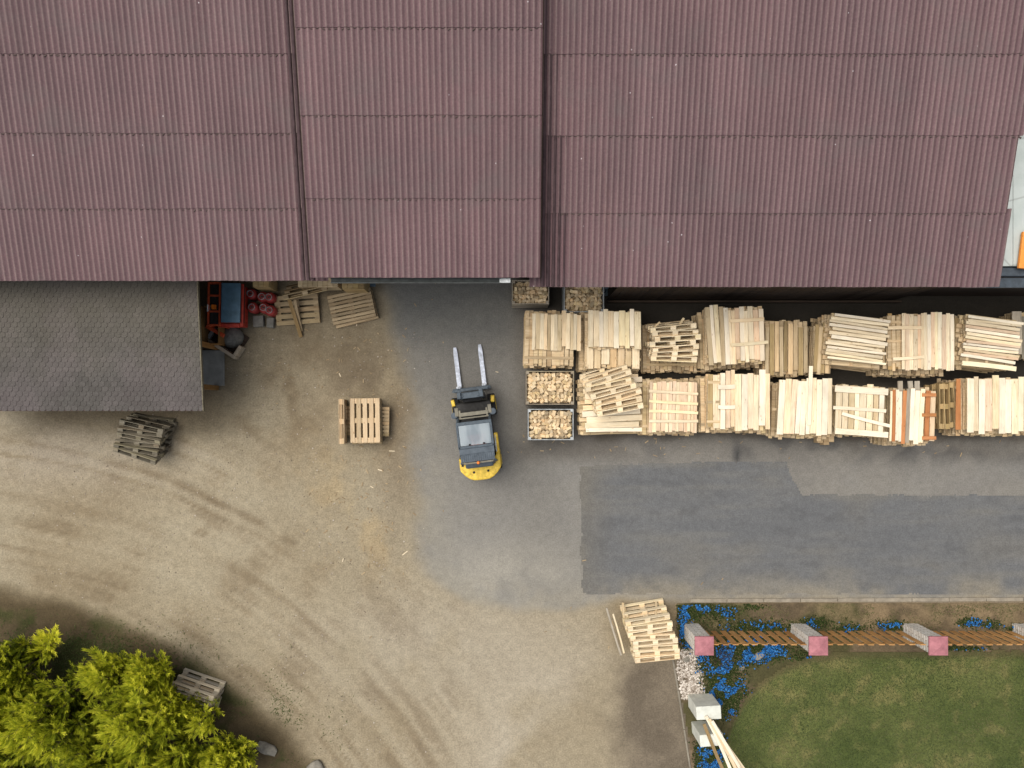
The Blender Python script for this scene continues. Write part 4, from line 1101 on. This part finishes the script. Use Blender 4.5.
for px,py,l in ((392,451,.16),(340,375,.10),(357,324,.12),(380,470,.12),(497,372,.08),(343,560,.1),(405,553,.18),(372,487,.1)): chip(px,py,l,1.0)
tag(b.build('wood_chips',M['chip']),kind='stuff')

fl_=MB(); hb=MB()
patches=[(697,607,18,7,.9),(720,612,14,6,.5),(683,628,5,14,.9),(688,640,6,8,.5),(738,654,30,9,1.0),(722,672,16,16,.9),(716,695,10,16,1.0),(735,690,10,12,.6),(768,650,20,8,.8),(728,705,9,10,.8),(692,612,12,7,.8),
         (712,760,12,18,.9),(722,748,6,10,.5),(700,755,6,16,.4),(760,626,30,5,.45),(815,622,14,4,.7),(890,625,13,4,.9),(850,628,14,4,.3),(970,622,12,4,.8),(990,624,8,4,.5),(1015,628,8,4,.3),(965,648,20,2,.3),(800,655,8,4,.5),(700,660,4,14,.5),(752,605,10,4,.0),(745,642,30,6,.6)]
for cx,cy,rx_,ry_,dn in patches:
    n=int(rx_*ry_*dn*2.7); nh=int(rx_*ry_*5.5)
    for k in range(nh):
        px,py=rng.gauss(cx,rx_*.62),rng.gauss(cy,ry_*.62)
        if lawn_in(px,py) or py<603 or not bed_in(px,py): continue
        x,y=X(px),Y(py); a=rng.uniform(0,6.28); L_=rng.uniform(.03,.075); h=rng.uniform(.02,.07); w=.009+.008*rng.random()
        dx,dy=math.cos(a)*L_,math.sin(a)*L_; ox,oy=-math.sin(a)*w,math.cos(a)*w
        hb.add([(x-ox,y-oy,.03),(x+ox,y+oy,.03),(x+dx*.6+ox,y+dy*.6+oy,.03+h),(x+dx,y+dy,.03+h*.7),(x+dx*.6-ox,y+dy*.6-oy,.03+h)],[(0,1,2,4),(4,2,3)],rng.random()**1.6)
    for k in range(n):
        px,py=rng.gauss(cx,rx_*.55),rng.gauss(cy,ry_*.55)
        if lawn_in(px,py) or py<603 or not bed_in(px,py): continue
        if fb(px,py,.07,77)<-.02: continue
        x,y=X(px),Y(py); z_=.09+rng.uniform(0,.05); s=rng.uniform(.012,.026); a0=rng.uniform(0,1.2); t=rng.random()
        vs=[(x,y,z_)]
        for q in range(5):
            a=a0+q*1.2566; vs.append((x+s*math.cos(a),y+s*math.sin(a),z_+rng.uniform(-.004,.01)))
        fl_.add(vs,[(0,1,2),(0,2,3),(0,3,4),(0,4,5),(0,5,1)],t)
tag(fl_.build('blue_flowers',M['flower']),kind='stuff')
# dry verge herbs between kerb and fence, green weeds by the trees
for k in range(12000):
    m=rng.random()
    if m<.6: px,py=rng.uniform(680,1040),rng.uniform(604,640); t0=.45
    elif m<.70:
        px,py=rng.gauss(283,26),rng.gauss(722,24); t0=.05
        if rng.random()>sm(-.35,.5,fb(px,py,.04,91)): continue
    else: px,py=rng.gauss(70,60),rng.gauss(655,14); t0=.1
    if m<.6 and rng.random()>sm(-.3,.4,fb(px,py,.05,90)): continue
    if lawn_in(px,py): continue
    x,y=X(px),Y(py); a=rng.uniform(0,6.28); L_=rng.uniform(.03,.09); h=rng.uniform(.01,.06); w=.006+.006*rng.random(); zb=.03 if px>600 else .0
    dx,dy=math.cos(a)*L_,math.sin(a)*L_; ox,oy=-math.sin(a)*w,math.cos(a)*w
    hb.add([(x-ox,y-oy,zb),(x+ox,y+oy,zb),(x+dx+ox*.3,y+dy+oy*.3,zb+h)],[(0,1,2)],min(1,t0+.25+rng.random()*.5))
tag(hb.build('ground_cover',M['herb']),kind='stuff')
gb=MB()
for k in range(52000):
    px,py=rng.uniform(718,1045),rng.uniform(649,792)
    if not lawn_in(px,py): continue
    e=py-lawn_edge(px)
    if e<8 and rng.random()>e/8: continue
    x,y=X(px),Y(py); a=rng.uniform(0,6.28); L_=rng.uniform(.015,.05); h=rng.uniform(.02,.05); w=.004+.004*rng.random()
    dx,dy=math.cos(a)*L_,math.sin(a)*L_; ox,oy=-math.sin(a)*w,math.cos(a)*w
    t=max(0,min(1,.38+.35*fb(px,py,.03,95)+.30*fb(px,py,.012,96)+rng.uniform(-.28,.28)))
    gb.add([(x-ox,y-oy,.05),(x+ox,y+oy,.05),(x+dx,y+dy,.05+h)],[(0,1,2)],t)
tag(gb.build('grass',M['blade']),kind='stuff')
# rocks
def rock(px,py,sx,sy,sz,label,rz):
    b=MB(); n=12; m=7; vs=[]
    for j in range(m+1):
        th=math.pi*j/m
        for i in range(n):
            ph=2*math.pi*i/n; v=Vector((math.sin(th)*math.cos(ph),math.sin(th)*math.sin(ph),math.cos(th)))
            k=1+.28*noise.noise(v*1.7+Vector((px,py,0)))+.1*noise.noise(v*4+Vector((py,px,3))); vs.append((v.x*k*sx,v.y*k*sy,v.z*k*sz))
    fs=[(j*n+i,j*n+(i+1)%n,(j+1)*n+(i+1)%n,(j+1)*n+i) for j in range(m) for i in range(n)]
    b.add(vs,[tuple(reversed(f)) for f in fs],.5); o=b.build('rock',M['rock'],smooth=True); o.location=(X(px),Y(py),sz*.5); o.rotation_euler=(0,0,rz); tag(o,label,'rock'); return o
rock(268,748,.30,.17,.13,'elongated pale rock beside the tree at the bottom left',RD(-25)); rock(316,767,.26,.20,.14,'rounded pale rock at the bottom edge, right of the other rock',.3)
rock(758,655,.19,.13,.09,'pale stone under the pickets beside the blue flowers',.5); rock(741,668,.10,.07,.05,'small pale stone among the blue flowers',.2); rock(686,659,.11,.09,.06,'bluish pale stone at the head of the gravel bed',.2)
# dark twiggy bush below the fence
b=MB(); bx,by=X(722),Y(655)
for k in range(240):
    a=rng.uniform(0,6.28); L_=rng.uniform(.1,.34); e=rng.uniform(.1,1.2); p=Vector((bx+rng.gauss(0,.10),by+rng.gauss(0,.10),.03)); q=p+Vector((math.cos(a)*math.cos(e),math.sin(a)*math.cos(e),math.sin(e)*1.0))*L_
    b.cyl(p,q,.006,.002,n=3,caps=False,tint=rng.random())
o=b.build('bush',plain('twig_brown',(.075,.055,.04),.9)); tag(o,'bare dark twiggy bush between the first pickets and the blue flowers','bush')

# ------------------------------------------------------------------ trees (bottom left)
def tree(label,base,height,spread,nl,seed,aim=(0,0),dens=1.0,warm=0.0):
    """bushy juniper: several stems fanning up from the base, each closely set with feathery sprays"""
    r=random.Random(seed); root=empty('juniper_tree',(base[0],base[1],0)); tag(root,label,'tree','feathery junipers at the bottom left')
    tb=MB(); br=MB(); lf=MB()
    def spray(p,d,L_,t0):
        d=d.normalized(); side=d.cross(Vector((r.uniform(-.5,.5),r.uniform(-.5,.5),1)))
        if side.length<1e-3: return
        side.normalize(); up=side.cross(d).normalized(); m=max(6,int(12*dens))
        for k in range(m):
            u=k/m; q=p+d*(L_*u); s=(1 if k%2 else -1)
            ll=(.115*(1-.45*u)+.035)*r.uniform(.6,1.4); ld=(d*1.25+side*s*.42+up*r.uniform(-.35,.40)+Vector((0,0,.12))).normalized()
            w=ld.cross(up).normalized()*.0080; t=max(0,min(1,t0*(.55+.45*u)+r.uniform(-.17,.17)))
            lf.add([q-w*.4,q+ld*ll*.5-w,q+ld*ll,q+ld*ll*.5+w],[(0,1,2,3)],t)
    for i in range(nl):
        a=i*2.39996+r.uniform(-.4,.4); f=math.sqrt((i+.5)/nl)
        reach=spread*f*r.uniform(.8,1.15); h=height*(1.0-.55*f*f)*r.uniform(.78,1.1)
        end=Vector((math.cos(a)*reach+aim[0]*h/height,math.sin(a)*reach+aim[1]*h/height,h))
        ctrl=Vector((end.x*.30,end.y*.30,h*.55)); n=9; pts=[]
        wob=Vector((r.uniform(-.1,.1),r.uniform(-.1,.1),0))
        for k in range(n+1):
            u=k/n; pts.append(ctrl*(2*u*(1-u))+end*(u*u)+wob*math.sin(u*6.3)*u+Vector((math.cos(a)*.04,math.sin(a)*.04,0))*(1-u))
        for k in range(n):
            (tb if k<4 else br).cyl(pts[k],pts[k+1],.030*(1-k/n)+.006,.030*(1-(k+1)/n)+.005,n=5,caps=False,tint=.5)
        for k in range(2,n):
            u=k/n; d=(pts[k+1]-pts[k]).normalized()
            for q in range(int(6*dens)+ (k>6)*2):
                b0=pts[k]+(pts[k+1]-pts[k])*r.random(); a2=r.uniform(0,6.283)
                rd=Vector((math.cos(a2),math.sin(a2),r.uniform(-.1,.6))); td=(d*.75+rd*.85).normalized()
                tl=r.uniform(.14,.38)*(1.2-.5*u); e=b0+td*tl+Vector((0,0,.04))
                if q%2==0: br.cyl(b0,e,.0045,.002,n=3,caps=False,tint=.7)
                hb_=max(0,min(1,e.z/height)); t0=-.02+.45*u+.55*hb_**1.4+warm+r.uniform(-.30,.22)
                for g in (.45,1.0): spray(b0+(e-b0)*g,td+Vector((r.uniform(-.45,.45),r.uniform(-.35,.6),r.uniform(0,.6))),r.uniform(.11,.22),t0)
        spray(pts[-1],pts[-1]-pts[-2],.26,1.0)
        for _ in range(4): spray(pts[-2],(pts[-1]-pts[-2]).normalized()+Vector((r.uniform(-.5,.5),r.uniform(-.5,.5),.3)),r.uniform(.22,.36),.95)
    tr_=tb.build('trunk',M['bark'],root,smooth=True)
    br.build('branch',M['bark'],tr_)
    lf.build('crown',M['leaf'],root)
    return root
def tip(px,py,z): v=P(px,py,z); return (v.x,v.y)
tree('bushy juniper cut by the left edge, top left of the clump',tip(10,664,.8),2.5,.95,30,1,aim=(-.1,.15))
tree('juniper with one long thin shoot reaching furthest toward the road',tip(30,672,.3),1.9,.10,4,2,aim=(1.75,1.85),warm=.30)
tree('open-crowned juniper above the dark gap, third from the left',tip(120,674,.7),2.3,.55,15,3,aim=(.02,.45),dens=.9,warm=.1)
tree('juniper with a round tuft touching the half hidden pallet pile',tip(158,678,.8),2.3,.55,16,4,aim=(.10,.45),warm=.08)
tree('broad juniper in the middle of the clump',tip(66,714,1.0),2.8,1.25,40,5,aim=(0,.15))
tree('broad juniper in front of the half hidden pallet pile',tip(148,720,1.0),2.6,1.10,36,6,aim=(.1,.2))
tree('low juniper at the right end of the clump beside the elongated rock',tip(232,758,.6),1.8,.66,20,7,aim=(.1,.25),warm=.1)
tree('juniper cut by the bottom edge, between the broad ones',tip(110,770,1.0),2.7,1.25,36,8,aim=(0,.15))
tree('juniper in the bottom left corner',tip(20,752,1.0),2.8,1.3,38,9,aim=(0,.15))
tree('thin yellowish juniper right of the broad ones with bare lower twigs',tip(204,712,.6),1.8,.45,9,10,aim=(.15,.1),dens=.8,warm=.15)
tree('dark-centred juniper filling the corner below the long shoot',tip(22,700,.8),2.5,1.0,30,12,aim=(0,.3),warm=.05)
tree('narrow juniper standing between the dark gap and the pallet pile',tip(176,706,.7),2.2,.5,14,13,aim=(.1,.4),warm=.1)
tree('juniper at the bottom edge left of the low one',tip(180,768,1.0),2.3,.95,26,11,aim=(.05,.2))

# ------------------------------------------------------------------ light, sky, camera
w=bpy.data.worlds.new('World'); scene.world=w; w.use_nodes=True
nt=w.node_tree; bg=nt.nodes['Background']; sky=nt.nodes.new('ShaderNodeTexSky'); sky.sky_type='NISHITA'; sky.sun_disc=False
sd=Vector((-.34,.14,.88)).normalized(); el=math.asin(sd.z); az=math.atan2(sd.x,sd.y)
sky.sun_elevation=el; sky.sun_rotation=az; sky.air_density=1.0; sky.dust_density=3.0; sky.ozone_density=.6
hs=nt.nodes.new('ShaderNodeHueSaturation'); hs.inputs['Saturation'].default_value=.38; nt.links.new(sky.outputs[0],hs.inputs['Color']); nt.links.new(hs.outputs[0],bg.inputs['Color']); bg.inputs['Strength'].default_value=.15
sl=bpy.data.lights.new('sun','SUN'); sl.energy=3.0; sl.angle=RD(52); sl.color=(1,.955,.89)
so=bpy.data.objects.new('sun',sl); col.objects.link(so); so.rotation_euler=(-sd).to_track_quat('-Z','Y').to_euler(); so.location=(0,0,30)
cam=bpy.data.cameras.new('camera'); co=bpy.data.objects.new('camera',cam); col.objects.link(co); scene.camera=co
co.location=(0,0,H); co.rotation_euler=(0,0,0)
cam.sensor_width=36.0; cam.lens=36.0*F/1024.0; cam.clip_end=3000; cam.clip_start=.1
cam.shift_x=(512-NX)/1024.0; cam.shift_y=(NY-384)/1024.0
scene.view_settings.view_transform='Standard'; scene.view_settings.look='None'; scene.view_settings.exposure=0; scene.view_settings.gamma=1
scene.render.resolution_x=1024; scene.render.resolution_y=768
print('top boards',TOPN[0],'objects',len(bpy.data.objects))
